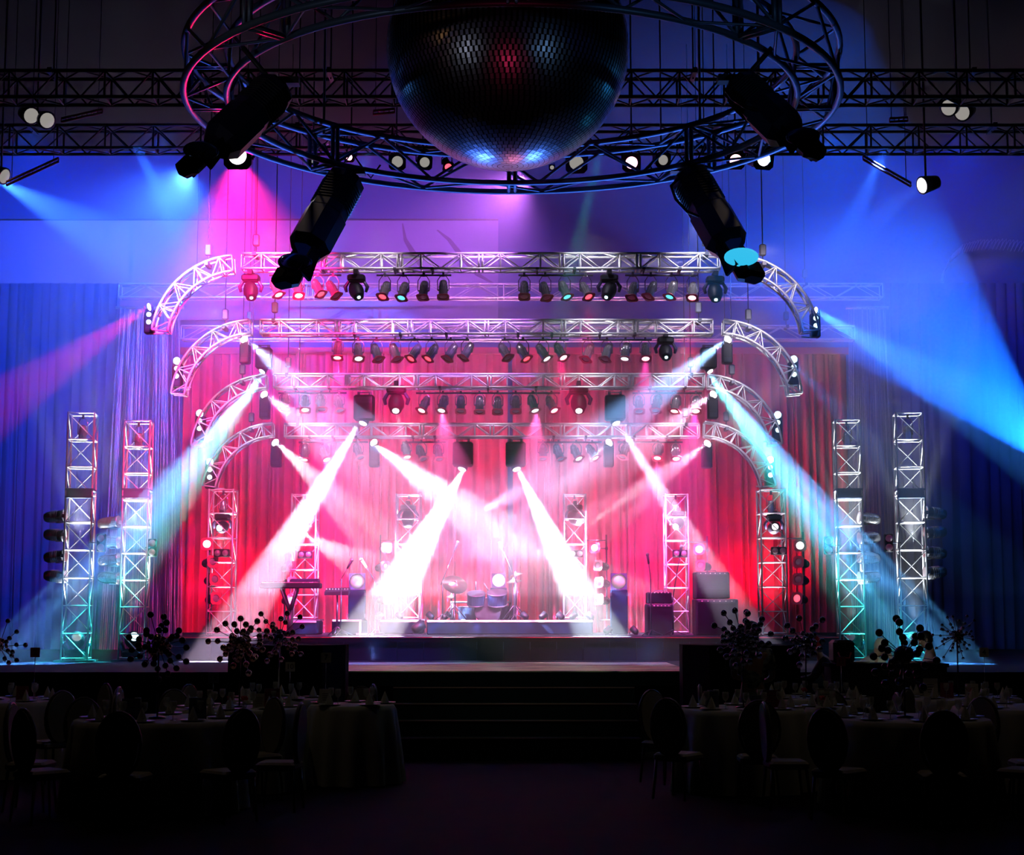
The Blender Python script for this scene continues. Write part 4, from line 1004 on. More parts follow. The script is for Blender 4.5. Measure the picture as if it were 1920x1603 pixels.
def round_lamp(px, py, d, zb, lab, glare='grey', r=13, w=30):
    p = P(px, py, d); s_ = S(d); t = thing('round_floor_lamp', lab, 'stage light', (p.x, d, p.z - w * .5 * s_), 'round lamps facing the audience')
    W = w * s_; m = MB(); n = 20
    o = []; i_ = []
    for k in range(n):
        a = 2 * PI * (k + .5) / n; c, s2 = math.cos(a), math.sin(a); f = W / 2 / max(abs(c), abs(s2)); o.append((c * f, s2 * f)); i_.append((c * r * s_ * 1.08, s2 * r * s_ * 1.08))
    vv = [(p.x + x, d - .06, p.z + y) for x, y in o] + [(p.x + x, d - .06, p.z + y) for x, y in i_] + [(p.x + x, d + .06, p.z + y) for x, y in o] + [(p.x + x, d + .06, p.z + y) for x, y in i_]
    fs = []
    for a in range(n):
        b = (a + 1) % n; fs += [(a, b, n + b, n + a), (2 * n + a, 3 * n + a, 3 * n + b, 2 * n + b), (a, 2 * n + a, 2 * n + b, b), (n + a, n + b, 3 * n + b, 3 * n + a)]
    MB().add(vv, fs).build('square_frame', 'blackm', t)
    q = Matrix.Translation((p.x, d, p.z)) @ quat((0, -1, 0)).to_matrix().to_4x4()
    MB().lathe([(r * s_ * 1.05, .04), (r * s_, -.02), (r * s_ * .6, -.05), (.001, -.06)], 22, q).build('lens', glare, t)
    MB().lathe([(.03, .22), (.09, .2), (r * s_, .06), (r * s_ * 1.06, .04)], 20, q).build('reflector_can', 'black', t)
    b = thing('lamp_box', 'dark upright case carrying the ' + lab, 'flight case', (p.x, d, zb), 'cases under the round lamps')
    zt = p.z - W * .5; bw = 31 * s_
    MB().bbox((p.x, d, (zt + zb) / 2), (bw, .22, zt - zb - .01), .012).build('case', 'riser', b)
    m = MB()
    for sx in (-1, 1):
        for zz in (zb + .08, zt - .08): m.box((p.x + sx * bw / 2, d - .11, zz), (.02, .02, .06))
    m.build('corner_fitting', 'thin', b)
round_lamp(670, 1090, 26.7, 1.48, 'white round lamp between mixing desk and cymbals')
round_lamp(1160, 1090, 26.7, UP, 'white round lamp on the amplifier side of the drum riser')
# lamp behind the drums
p = P(935, 1088, 28.0)
round_lamp(935, 1088, 28.2, 1.48, 'white round lamp behind the drum kit', 'white', 11, 26)

# drum kit
DK = 27.6; ZR = P(960, 1163, 26.9).z
kit = thing('drum_kit', 'blue-grey drum kit with rack toms in the middle of the drum riser', 'drum kit', (P(905, 1163, DK).x, DK, ZR))
def drum(px, py, rpx, hpx, name, tilt=0, axis='z', d=DK, half=None):
    p = P(px, py, d); r = rpx * S(d); h = hpx * S(d)
    q = Matrix.Translation(p) @ (Matrix.Rotation(tilt, 4, 'X') if axis == 'z' else Matrix.Rotation(PI / 2, 4, 'X'))
    o = MB().lathe([(r * .98, -h / 2), (r, -h / 2), (r, h / 2), (r * .98, h / 2)], 24, q, smooth=False).build(name, 'drum', kit)
    for s_ in (-1, 1):
        MB().lathe([(r * 1.03, s_ * h / 2 - .012), (r * 1.05, s_ * h / 2), (r * 1.03, s_ * h / 2 + .012), (r * .97, s_ * h / 2 + .012)], 24, q).build('hoop', 'thin', kit)
    return p
drum(893, 1123, 17, 20, 'rack_tom', .35, d=27.4); drum(932, 1122, 19, 22, 'rack_tom', .35, d=27.4)
drum(915, 1145, 24, 30, 'bass_drum', 0, 'y', d=27.5)
drum(876, 1150, 17, 24, 'floor_tom', 0, d=27.9); drum(952, 1150, 16, 26, 'floor_tom', 0, d=27.9)
m = MB()
zz = P(960, 1129, DK).z
m.tube(P(846, 1129, DK), P(957, 1129, DK), .018, 8)
for px in (849, 912, 957): m.tube(P(px, 1129, DK), (P(px, 1129, DK).x, DK, ZR), .015, 6)
m.build('drum_rack', 'thin', kit)
m = MB().tube(P(892, 1108, DK), P(892, 1090, DK), .012, 6).tube(P(916, 1108, DK), P(908, 1094, DK), .012, 6); m.build('drum_stick', 'thin', kit)
def cymbal(px, py, rpx, d, tx, ty, lab, base=True):
    p = P(px, py, d); r = rpx * S(d); t = thing('cymbal', lab, 'cymbal', (p.x, d, ZR), 'cymbals')
    q = Matrix.Translation(p) @ Euler((tx, ty, 0)).to_matrix().to_4x4()
    MB().lathe([(r, 0), (r * .25, .035), (r * .16, .06), (.01, .065), (.01, .055), (r * .15, .05), (r * .25, .027), (r * .99, -.006)], 28, q).build('disc', 'brass', t)
    MB().tube((p.x, d, ZR), (p.x, d, p.z + .08), .012, 8).build('stand_pole', 'thin', t)
    for k in range(3):
        an = 2.1 * k + .5; MB().tube((p.x, d, ZR + .25), (p.x + .22 * math.cos(an), d + .22 * math.sin(an), ZR + .01), .009, 6).build('leg', 'thin', t)
cymbal(853, 1096, 24, 27.0, .75, .30, 'large tilted cymbal on the keyboard side of the drum kit')
cymbal(964, 1090, 14, 27.2, .2, -.12, 'small flat cymbal on the amplifier side of the drum kit')
cymbal(968, 1078, 13, 27.5, .15, -.3, 'upper small cymbal tilted above the flat one')
cymbal(846, 1120, 9, 27.8, .2, .2, 'little hi-hat cymbal low beside the tilted cymbal')

def mic_stand(base, joint, tip, d, zb, lab, clipc='thin'):
    b = P(*base, d); j = P(*joint, d); e = P(*tip, d)
    t = thing('microphone_stand', lab, 'microphone stand', (j.x, d, zb), 'microphone stands')
    MB().tube((j.x, d, zb + .03), (j.x, d, j.z), .009, 8).build('pole', 'thin', t)
    MB().tube(j + (j - e) * .15, e, .007, 8).build('boom', 'thin', t)
    dr = (e - j).normalized()
    o = MB().tube(e - dr * .02, e + dr * .11, .016, 10, .022).build('microphone', clipc, t)
    MB().ball(e + dr * .13, .03, 12, 7).build('grille', 'chrome', o)
    for k in range(3):
        an = 2.1 * k + .2; MB().tube((j.x, d, zb + .1), (j.x + .2 * math.cos(an), d + .2 * math.sin(an), zb + .008), .007, 6).build('leg', 'thin', t)
mic_stand((830, 1163), (830, 1088), (853, 1030), 26.95 + .2, ZR, 'tall boom microphone stand over the large tilted cymbal')
mic_stand((965, 1163), (966, 1085), (943, 1032), 27.0, ZR, 'tall boom microphone stand leaning over the drums from the amplifier side')
mic_stand((703, 1190), (703, 1090), (686, 1062), 25.8, UP, 'boom microphone stand beside the lit lamp box', 'white')  # this microphone is made to glow like a lamp lens
mic_stand((632, 1190), (640, 1085), (652, 1064), 25.4, UP, 'microphone stand behind the mixing desk')
mic_stand((1220, 1190), (1220, 1085), (1216, 1055), 25.2, UP, 'straight microphone stand in front of the small amplifier')
mic_stand((1330, 1190), (1262, 1118), (1275, 1040), 25.3, UP, 'thin microphone stand between amplifier and loudspeaker stack')

def cabinet(px0, px1, py0, py1, d, zb, lab, name='guitar_amplifier', cat='amplifier', dep=.4, cones=1, head=None):
    a = P(px0, py0, d); b = P(px1, py1, d); zb = b.z if zb is None else zb
    t = thing(name, lab, cat, ((a.x + b.x) / 2, d + dep / 2, zb), 'cabinets on the platform'); w = b.x - a.x; h = a.z - zb; cx = (a.x + b.x) / 2
    MB().bbox((cx, d + dep / 2, zb + h / 2), (w, dep, h), .015).build('case', 'black', t)
    MB().box((cx, d - .004, zb + h * .46), (w * .9, .012, h * .82)).build('grille_cloth', 'cab', t)
    MB().path([(cx - .08, d + dep * .4, a.z), (cx - .07, d + dep * .4, a.z + .025), (cx + .07, d + dep * .4, a.z + .025), (cx + .08, d + dep * .4, a.z)], .008, 6).build('handle', 'thin', t)
    m = MB().box((cx, d - .01, a.z - h * .06), (w * .86, .01, h * .06)); m.build('control_strip', 'thin', t)
    m = MB()
    for k in range(6): m.tube((cx - w * .35 + w * .14 * k, d - .012, a.z - h * .06), (cx - w * .35 + w * .14 * k, d - .03, a.z - h * .06), .009, 8)
    m.build('knobs', 'trim', t)
    return t
cabinet(1212, 1262, 1132, 1190, 26.0, UP, 'square guitar cabinet, lower of the small amplifier stack')
cabinet(1214, 1260, 1110, 1131.5, 26.02, None, 'guitar amplifier head on top of the square cabinet')
cabinet(1304, 1385, 1123, 1192, 26.0, UP, 'wide loudspeaker cabinet at the bottom of the tall stack', 'loudspeaker', 'loudspeaker', .5)
cabinet(1304, 1369, 1072, 1122.5, 26.05, None, 'upper loudspeaker cabinet on the wide one in the tall stack', 'loudspeaker', 'loudspeaker', .45)
# floor lamps: small black cans on the riser edges
for k, (px, d, zb) in enumerate([(712, 27.9, 1.48), (748, 27.8, 1.48), (786, 26.6, UP), (806, 27.2, 1.48), (838, 27.3, 1.48), (983, 27.1, 1.48), (1019, 27.1, 1.48), (1050, 27.1, 1.48), (1076, 27.1, 1.48), (1105, 27.1, 1.48), (1140, 26.4, UP), (1188, 26.4, UP)]):
    p = P(px, 1150, d); s_ = 1.0 if k != 2 else 1.6
    t = thing('floor_can', f'small black floor lamp standing on the platform, {ORD[k]} from the keyboard side', 'stage light', (p.x, d, zb), 'small floor lamps on the platform')
    an = (.9, -.8)[k % 2]
    q = Matrix.Translation((p.x, d, zb + .085 * s_)) @ Euler((-.3, an, 0)).to_matrix().to_4x4()
    MB().lathe([(.03 * s_, -.08 * s_), (.05 * s_, -.06 * s_), (.055 * s_, .05 * s_), (.045 * s_, .05 * s_)], 14, q).build('can', 'black', t)
    MB().lathe([(.045 * s_, .042 * s_), (.001, .046 * s_)], 12, q).build('lens', 'dim', t)
    MB().box((p.x, d, zb + .008), (.12 * s_, .08 * s_, .016)).tube((p.x - .062 * s_, d, zb + .01), (p.x - .062 * s_, d, zb + .09 * s_), .008, 5).tube((p.x + .062 * s_, d, zb + .01), (p.x + .062 * s_, d, zb + .09 * s_), .008, 5).build('yoke', 'thin', t)

# floor lamps inside the outer tower feet
for i, (px, py, ln) in enumerate([((150), 1198, 'grey'), (252, 1197, 'ice'), (1600, 1200, 'dim'), (1712, 1198, 'dim')]):
    t, x, d, z0, zt, w = TOW[i]
    moving_head(Vector((x, d, LOW + .30)), (.3 if i < 2 else -.3, -1, .35), ln, f'moving head on the deck in the foot of the {TN[i]}', 'moving heads at the outer tower feet', 1.2, up=False, name='floor_moving_head')

# big black subwoofers on the hall floor beside the steps
for (pa, pb, pc, lab) in ((428, 605, 640, 'big black loudspeaker box with angled side, on the floor at the keyboard side'), (1500, 1330, 1288, 'big black loudspeaker box with angled side, on the floor at the amplifier side')):
    d = 17.8; a = P(pa, 1210, d); b = P(pb, 1210, d); c = P(pc, 1240, d)
    t = thing('floor_loudspeaker', lab, 'loudspeaker', ((a.x + b.x) / 2, d + .4, 0), 'large floor loudspeakers')
    zt = a.z; poly = [(a.x, d), (b.x, d), (c.x, d + .45), (c.x, d + .8), (a.x, d + .8)]
    if a.x > b.x: poly = poly[::-1]
    vv = [(x, y, 0) for x, y in poly] + [(x, y, zt) for x, y in poly]; n = 5
    MB().add(vv, [tuple(range(n - 1, -1, -1)), tuple(range(n, 2 * n))] + [(i, (i + 1) % n, n + (i + 1) % n, n + i) for i in range(n)]).build('cabinet', 'cab', t)
    MB().box(((a.x + b.x) / 2, d - .006, zt * .5), (abs(a.x - b.x) * .93, .012, zt * .9)).build('grille', 'cab', t)

# ------------------------------------------------------------------ people beside the stage (about 1.4 m tall in this scale of the hall)
def solo_copy(me_obj):
    dg = bpy.context.evaluated_depsgraph_get(); ev = me_obj.evaluated_get(dg); me = bpy.data.meshes.new_from_object(ev)
    for p in me.polygons: p.use_smooth = True
    return me

def skin_mesh(joints, bones, root, sub=1):
    """joints: name -> (point, radius). One continuous skinned surface."""
    names = list(joints); idx = {n: i for i, n in enumerate(names)}
    me = bpy.data.meshes.new('body'); me.from_pydata([tuple(joints[n][0]) for n in names], [(idx[a], idx[b]) for a, b in bones], []); me.update()
    o = bpy.data.objects.new('body', me); COL.objects.link(o)
    sk = o.modifiers.new('skin', 'SKIN'); sk.use_smooth_shade = True
    for n in names:
        r = joints[n][1]; v = me.skin_vertices[0].data[idx[n]]; v.radius = (r, r) if not isinstance(r, tuple) else r; v.use_root = n == root
    sb = o.modifiers.new('sub', 'SUBSURF'); sb.levels = sub; sb.render_levels = sub
    m2 = solo_copy(o); bpy.data.objects.remove(o, do_unlink=True)
    return m2

M['skin'] = mat('warm_skin', (.42, .24, .17), .5)
M['hair'] = mat('dark_hair', (.015, .01, .012), .5)

def person(base, face_ang, J, label, parts, k=.8):
    """J: joint -> (right, forward, up) in metres of a 1.75 m figure, scaled by k; face_ang turns forward (+Y) about Z"""
    t = thing('person', label, 'person', base); t.rotation_euler = (0, 0, face_ang)
    def q(p): return Vector(p) * k
    rad = dict(pelvis=.125, waist=.115, chest=.135, neck=.055, head0=.06, shL=.062, shR=.062, elL=.042, elR=.042, wrL=.028, wrR=.028, paL=.035, paR=.035, hipL=.09, hipR=.09, knL=.06, knR=.06, anL=.042, anR=.042, toL=.038, toR=.038)
    jo = {n: (q(p), rad[n] * k) for n, p in J.items() if n in rad}
    bones = [('pelvis', 'waist'), ('waist', 'chest'), ('chest', 'neck'), ('neck', 'head0')]
    for s in 'LR':
        bones += [('chest', 'sh' + s), ('sh' + s, 'el' + s), ('el' + s, 'wr' + s), ('wr' + s, 'pa' + s), ('pelvis', 'hip' + s), ('hip' + s, 'kn' + s), ('kn' + s, 'an' + s), ('an' + s, 'to' + s)]
        w, p = q(J['wr' + s]), q(J['pa' + s]); d = (p - w).normalized(); side = d.cross(Vector((0, 0, 1)));
        side = side.normalized() if side.length > .1 else Vector((1, 0, 0)); dn = d.cross(side) * -1
        for i in range(4):
            a = f'f{s}{i}a'; b = f'f{s}{i}b'; c = f'f{s}{i}c'; L = (.038, .043, .040, .032)[i] * k; o = side * (i - 1.5) * .021 * k
            jo[a] = (p + d * .03 * k + o, .010 * k); jo[b] = (jo[a][0] + d * L, .009 * k); jo[c] = (jo[b][0] + (d * .8 + dn * .6).normalized() * L * .8, .008 * k)
            bones += [('pa' + s, a), (a, b), (b, c)]
        sg = -1 if s == 'R' else 1
        jo[f'f{s}ta'] = (w.lerp(p, .5) + side * sg * .035 * k, .012 * k); jo[f'f{s}tb'] = (jo[f'f{s}ta'][0] + (d + side * sg * .5).normalized() * .04 * k, .009 * k); bones += [('wr' + s, f'f{s}ta'), (f'f{s}ta', f'f{s}tb')]
    me = skin_mesh(jo, bones, 'pelvis'); me.materials.append(M['skin'])
    b = bpy.data.objects.new('body', me); COL.objects.link(b); b.parent = t
    # head with face, kept as part of the figure
    H = q(J['head']); hd = (q(J['head']) - q(J['neck'])).normalized(); hr = .1 * k
    look = Vector(J.get('look', (0, 1, 0))).normalized(); z = hd; y = (look - z * look.dot(z)).normalized(); x = y.cross(z)
    R3 = Matrix((x, y, z)).transposed().to_4x4(); T = Matrix.Translation(H) @ R3
    m = MB()
    prof = [(.001, -.125), (.035, -.12), (.055, -.095), (.068, -.05), (.076, 0), (.078, .04), (.07, .08), (.045, .112), (.001, .125)]
    m.lathe([(a * k, c * k) for a, c in prof], 18, T @ Matrix.Translation((0, .0, 0)) @ Matrix.Diagonal((.95, 1.2, 1, 1)))
    m.add([T @ Vector(v) * 1 for v in [(-.012 * k, .088 * k, .02 * k), (.012 * k, .088 * k, .02 * k), (.017 * k, .09 * k, -.028 * k), (-.017 * k, .09 * k, -.028 * k), (0, .118 * k, -.022 * k), (0, .09 * k, .03 * k)]], [(0, 3, 4), (2, 1, 4), (3, 2, 4), (0, 4, 5), (4, 1, 5)], True)
    for s_ in (-1, 1): m.ball(T @ Vector((s_ * .075 * k, -.002, .0)), .02 * k, 8, 5, (.5, .8, 1.4))
    h = bpy.data.objects.new('head', m.mesh('head')); h.data.materials.append(M['skin']); COL.objects.link(h); h.parent = t
    e = MB()
    for s_ in (-1, 1): e.ball(T @ Vector((s_ * .03 * k, .084 * k, .012 * k)), .012 * k, 8, 5)
    e = bpy.data.objects.new('eyes', e.mesh('eyes')); e.data.materials.append(M['trim']); COL.objects.link(e); e.parent = h
    e = MB().box((0, 0, 0), (.045 * k, .006 * k, .012 * k)); e.v = [tuple(T @ (Vector(v) + Vector((0, .09 * k, -.06 * k)))) for v in e.v]
    e = bpy.data.objects.new('mouth', e.mesh('mouth')); e.data.materials.append(M['gel']); COL.objects.link(e); e.parent = h
    for (nm, bm, mm) in parts(jo, q, T, k):
        o = bpy.data.objects.new(nm, bm if isinstance(bm, bpy.types.Mesh) else bm.mesh(nm)); o.data.materials.append(M[mm]); COL.objects.link(o); o.parent = t
    return t

def garment(jo, keys, bones, grow, k, root):
    return skin_mesh({n: (jo[n][0], jo[n][1] + grow * k) for n in keys}, bones, root)
TOPK = ['pelvis', 'waist', 'chest', 'neck', 'shL', 'shR', 'elL', 'elR', 'uL', 'uR']
def shirt(jo, k, long=False):
    j = dict(jo)
    for s in 'LR': j['u' + s] = (jo['sh' + s][0].lerp(jo['el' + s][0], .8), jo['sh' + s][1] * .85)
    keys = ['pelvis', 'waist', 'chest', 'shL', 'shR', 'uL', 'uR']
    b = [('pelvis', 'waist'), ('waist', 'chest'), ('chest', 'shL'), ('chest', 'shR'), ('shL', 'uL'), ('shR', 'uR')]
    if long: keys += ['elL', 'elR', 'wrL', 'wrR']; b += [('uL', 'elL'), ('uR', 'elR'), ('elL', 'wrL'), ('elR', 'wrR')]
    return garment(j, keys, b, .014, k, 'pelvis')
def trousers(jo, k):
    return garment(jo, ['pelvis', 'hipL', 'hipR', 'knL', 'knR', 'anL', 'anR'], [('pelvis', 'hipL'), ('pelvis', 'hipR'), ('hipL', 'knL'), ('hipR', 'knR'), ('knL', 'anL'), ('knR', 'anR')], .015, k, 'pelvis')
def haircap(T, k, long=0):
    m = MB().lathe([((a + .012) * k, c * k) for a, c in [(.05, -.06), (.068, -.02), (.078, .03), (.074, .08), (.05, .115), (.001, .135)]], 18, T @ Matrix.Translation((0, -.018 * k, 0)) @ Matrix.Diagonal((.95, 1.15, 1, 1)))
    if long:
        m.lathe([(.02 * k, -long * k), (.07 * k, -long * k * .85), (.085 * k, -.1 * k), (.08 * k, .03 * k), (.04 * k, .1 * k)], 14, T @ Matrix.Translation((0, -.05 * k, 0)) @ Matrix.Diagonal((1.1, .6, 1, 1)))
    return m
M['cream_cloth'] = mat('cream_shirt', (.55, .52, .42), .8)
M['pink_cloth'] = mat('pale_pink_shirt', (.55, .30, .34), .8)
M['dark_cloth'] = mat('dark_clothes', (.02, .02, .035), .85)
M['pattern_cloth'] = mat('dark_patterned_blouse', (.03, .04, .08), .8, noise=(22, (.35, .38, .30)))
M['green_cloth'] = mat('grey_green_skirt', (.10, .14, .13), .8)
M['red_cloth'] = mat('red_cap_cloth', (.6, .02, .04), .7)
base = dict(pelvis=(0, 0, .95), waist=(0, 0, 1.08), chest=(0, 0, 1.30), neck=(0, 0, 1.49), head0=(0, .0, 1.56), head=(0, .01, 1.64), shL=(-.19, 0, 1.41), shR=(.19, 0, 1.41), elL=(-.24, .02, 1.12), elR=(.24, .02, 1.12),
            wrL=(-.25, .10, .88), wrR=(.25, .10, .88), paL=(-.25, .13, .80), paR=(.25, .13, .80), hipL=(-.09, 0, .90), hipR=(.09, 0, .90), knL=(-.10, .02, .49), knR=(.10, .02, .49), anL=(-.10, -.01, .09), anR=(.10, -.01, .09), toL=(-.11, .14, .035), toR=(.11, .14, .035))
def pose(**kw): d = dict(base); d.update(kw); return d
DP = 18.35
# operator with headphones bending over the desk, facing toward the right of the picture
pb = P(1612, 1260, DP)
J = pose(pelvis=(0, -.10, .93), waist=(0, -.03, 1.06), chest=(0, .12, 1.25), neck=(0, .25, 1.40), head0=(0, .29, 1.46), head=(0, .34, 1.52), look=(0, 1, -.5), shL=(-.19, .17, 1.34), shR=(.19, .17, 1.34), elL=(-.24, .34, 1.12), elR=(.26, .40, 1.18),
         wrL=(-.16, .52, 1.05), wrR=(.15, .42, 1.36), paL=(-.15, .60, 1.04), paR=(.11, .40, 1.44), hipL=(-.09, -.10, .88), hipR=(.09, -.10, .88))
def ph(jo, q, T, k):
    hp = MB().path([T @ Vector((.088 * k * math.cos(a), 0, .10 * k * math.sin(a) + .02 * k)) for a in [PI * i / 10 for i in range(11)]], .008 * k, 6)
    for s_ in (-1, 1): hp.lathe([(.02 * k, 0), (.036 * k, .004), (.036 * k, .02 * k), (.02 * k, .026 * k)], 14, T @ Matrix.Translation((s_ * .078 * k, 0, 0)) @ Matrix.Rotation(s_ * PI / 2, 4, 'Y'))
    return [('shirt', shirt(jo, k), 'cream_cloth'), ('trousers', trousers(jo, k), 'dark_cloth'), ('hair', haircap(T, k), 'cream_cloth'), ('headphones', hp, 'green_cloth')]
person((pb.x, DP, 0), -PI / 2 + .25, J, 'person in a cream shirt and headphones bending over a desk, one hand raised', ph)
pb = P(1745, 1260, DP + .05)
J = pose(head=(0, .06, 1.62), look=(-.3, 1, -.3), elR=(.26, .12, 1.14), wrR=(.12, .36, 1.08), paR=(.09, .44, 1.08), elL=(-.26, .10, 1.14), wrL=(-.16, .36, 1.06), paL=(-.15, .44, 1.06))
person((pb.x, DP + .05, 0), PI / 2 - .3, J, 'person in a pale pink top standing behind the ball centrepiece with a black core', lambda jo, q, T, k: [('top', shirt(jo, k), 'pink_cloth'), ('trousers', trousers(jo, k), 'dark_cloth'), ('hair', haircap(T, k), 'hair')])
pb = P(1562, 1260, DP)
J = pose(pelvis=(0, -.06, .90), chest=(0, .10, 1.24), neck=(0, .18, 1.41), head0=(0, .21, 1.47), head=(0, .25, 1.54), look=(0, 1, -.6), shL=(-.19, .12, 1.34), shR=(.19, .12, 1.34), elL=(-.25, .28, 1.10), elR=(.25, .28, 1.10), wrL=(-.12, .50, 1.06), wrR=(.12, .50, 1.06), paL=(-.10, .58, 1.06), paR=(.10, .58, 1.06))
def pr_(jo, q, T, k):
    c = haircap(T @ Matrix.Translation((0, .01, .012)), k * 1.06); c.lathe([(.001, .06 * k), (.10 * k, .055 * k), (.10 * k, .062 * k), (.001, .07 * k)], 16, T @ Matrix.Translation((0, .07 * k, 0)) @ Matrix.Diagonal((.8, 1.1, 1, 1)))
    return [('jacket', shirt(jo, k, True), 'dark_cloth'), ('trousers', trousers(jo, k), 'dark_cloth'), ('cap', c, 'red_cloth')]
person((pb.x, DP, 0), PI / 2 - .2, J, 'person in dark clothes and a red cap leaning over the desk', pr_)
pb = P(1412, 1300, 16.1)
J = pose(elL=(-.22, .10, 1.14), wrL=(-.12, .30, 1.10), paL=(-.08, .36, 1.12), elR=(.22, .10, 1.14), wrR=(.14, .30, 1.08), paR=(.12, .37, 1.08), look=(.2, 1, 0))
def pw(jo, q, T, k):
    n = 26; m = MB(); rows = [(.97, .135), (.8, .17), (.5, .21), (.12, .27)]
    vv = []
    for z, r in rows:
        for i in range(n):
            a = 2 * PI * i / n; rr = r * (1 + .05 * (1 if i % 2 else -1)); vv.append((rr * math.cos(a) * k, rr * .8 * math.sin(a) * k, z * k))
    m.add(vv, [(j * n + i, j * n + (i + 1) % n, (j + 1) * n + (i + 1) % n, (j + 1) * n + i) for j in range(3) for i in range(n)], True)
    return [('blouse', shirt(jo, k), 'pattern_cloth'), ('skirt', m, 'green_cloth'), ('hair', haircap(T, k, .30), 'hair')]
person((pb.x, 16.1, 0), -.2, J, 'person with long dark hair in a patterned blouse and long skirt, seen from behind', pw, .86)

# operators' desk on the hall floor
a = P(1548, 1243, 17.75); b = P(1770, 1243, 17.75); zt = P(960, 1243, 17.75).z
t = thing('control_desk', 'cloth-covered control desk in front of the operators beside the stage', 'desk', ((a.x + b.x) / 2, 17.8, 0))
MB().box(((a.x + b.x) / 2, 17.75, zt - .02), (b.x - a.x, .42, .04)).build('top', 'riser', t)
MB().box(((a.x + b.x) / 2, 17.75, (zt - .04) / 2), (b.x - a.x - .04, .38, zt - .04)).build('cloth', 'dark_cloth', t)
for (px, wpx, m_, lab) in ((1603, 44, 'trim', 'pale open panel lying on the control desk before the headphones person'), (1720, 60, 'pink_cloth', 'pale pink sheet lying on the control desk behind the black core centrepiece')):
    p = P(px, 1241, 17.75); w = wpx * S(17.75)
    tag(MB().box((p.x, 17.72, zt + .012), (w, .24, .018)).build('paper_sheet', m_), lab, 'sheet')
p = P(1577, 1225, 17.75)
t = thing('equipment_case', 'tall dark equipment case standing on the control desk', 'case', (p.x, 17.72, zt))
MB().bbox((p.x, 17.72, zt + .125), (.23, .3, .25), .03).build('case', 'black', t)
MB().path([(p.x - .07, 17.56, zt + .12), (p.x - .05, 17.55, zt + .06), (p.x + .05, 17.55, zt + .06), (p.x + .07, 17.56, zt + .12)], .01, 6).build('handle', 'gel', t)

# ------------------------------------------------------------------ banquet tables
def font_mesh(fc):
    tmp = bpy.data.objects.new('numeral', fc); COL.objects.link(tmp)
    me = bpy.data.meshes.new_from_object(tmp.evaluated_get(bpy.context.evaluated_depsgraph_get())); bpy.data.objects.remove(tmp, do_unlink=True); return me
M['cloth'] = mat('white_tablecloth', (.62, .60, .56), .85, bump=((6, 6, 6), .1))
M['chairc'] = mat('cream_chair_cover', (.42, .38, .32), .7)
M['chairw'] = mat('dark_chair_frame', (.05, .035, .03), .4)
M['card'] = mat('white_card', (.7, .68, .66), .6)
M['cardred'] = mat('wine_red_card', (.35, .04, .10), .6)
M['cardblue'] = mat('blue_grey_card', (.12, .14, .28), .6)
M['ink'] = mat('printed_ink', (.02, .02, .05), .6)
M['goldball'] = mat('polished_copper_ball', (.75, .42, .30), .12, 1.0)
M['silverball'] = mat('polished_dark_ball', (.30, .33, .45), .12, 1.0)
M['blackball'] = mat('dark_glossy_ball', (.01, .01, .03), .12)
M['ceramic'] = mat('white_china', (.6, .6, .6), .3)
M['petal'] = mat('red_petal', (.5, .02, .03), .6)
def glassmat():
    m = mat('clear_glass', (.8, .85, .9), .05); b = m.node_tree.nodes['Principled BSDF']; b.inputs['Alpha'].default_value = .35; return m
M['glass'] = glassmat()
ZT = .74
# px, depth, radius, centrepiece kind, number card, what tells the table
TAB = [(298, 13.5, .66, 'dark', None, 'table with the dark copper-cored ball centrepiece'), (451, 15.1, .58, 'gold', '15', 'table with the taller copper ball centrepiece'), (520, 16.7, .48, 'gold2', '10', 'table with the pale ball centrepiece and card 10'),
       (5, 16.4, .66, 'dark2', '2', 'table at the frame edge, keyboard side'), (662, 15.6, .40, None, '7', 'table with card 7 beside the steps, keyboard side'),
       (1388, 15.0, .56, 'blue', None, 'table with the crowded blue-black ball centrepiece'), (1515, 16.9, .60, 'blue2', '11', 'table with the loose spray and card 11'), (1697, 13.6, .66, 'core', None, 'table with the big black-cored centrepiece'),
       (1793, 16.9, .62, 'silver', '4', 'table with the tiny-beaded silver centrepiece'), (1905, 15.2, .60, None, None, 'table at the frame edge, amplifier side'), (1568, 15.1, .3, None, None, 'small table behind the pale menu card')]
def cloth_mesh(r):
    n = 72; m = MB(); vv = [(0, 0, ZT)]
    rows = [(r * .97, ZT + .0), (r, ZT - .006), (r + .02, ZT - .05), (r + .05, .35), (r + .08, .015)]
    for j, (rr, z) in enumerate(rows):
        for i in range(n):
            a = 2 * PI * i / n; w = [0, 0, .006, .03, .045][j] * math.sin(a * 12 + .6 * math.sin(a * 3)); vv.append(((rr + w) * math.cos(a), (rr + w) * math.sin(a), z))
    fs = [(0, 1 + i, 1 + (i + 1) % n) for i in range(n)]
    for j in range(len(rows) - 1):
        for i in range(n): fs.append((1 + j * n + i, 1 + (j + 1) * n + i, 1 + (j + 1) * n + (i + 1) % n, 1 + j * n + (i + 1) % n))
    return m.add(vv, fs, True)
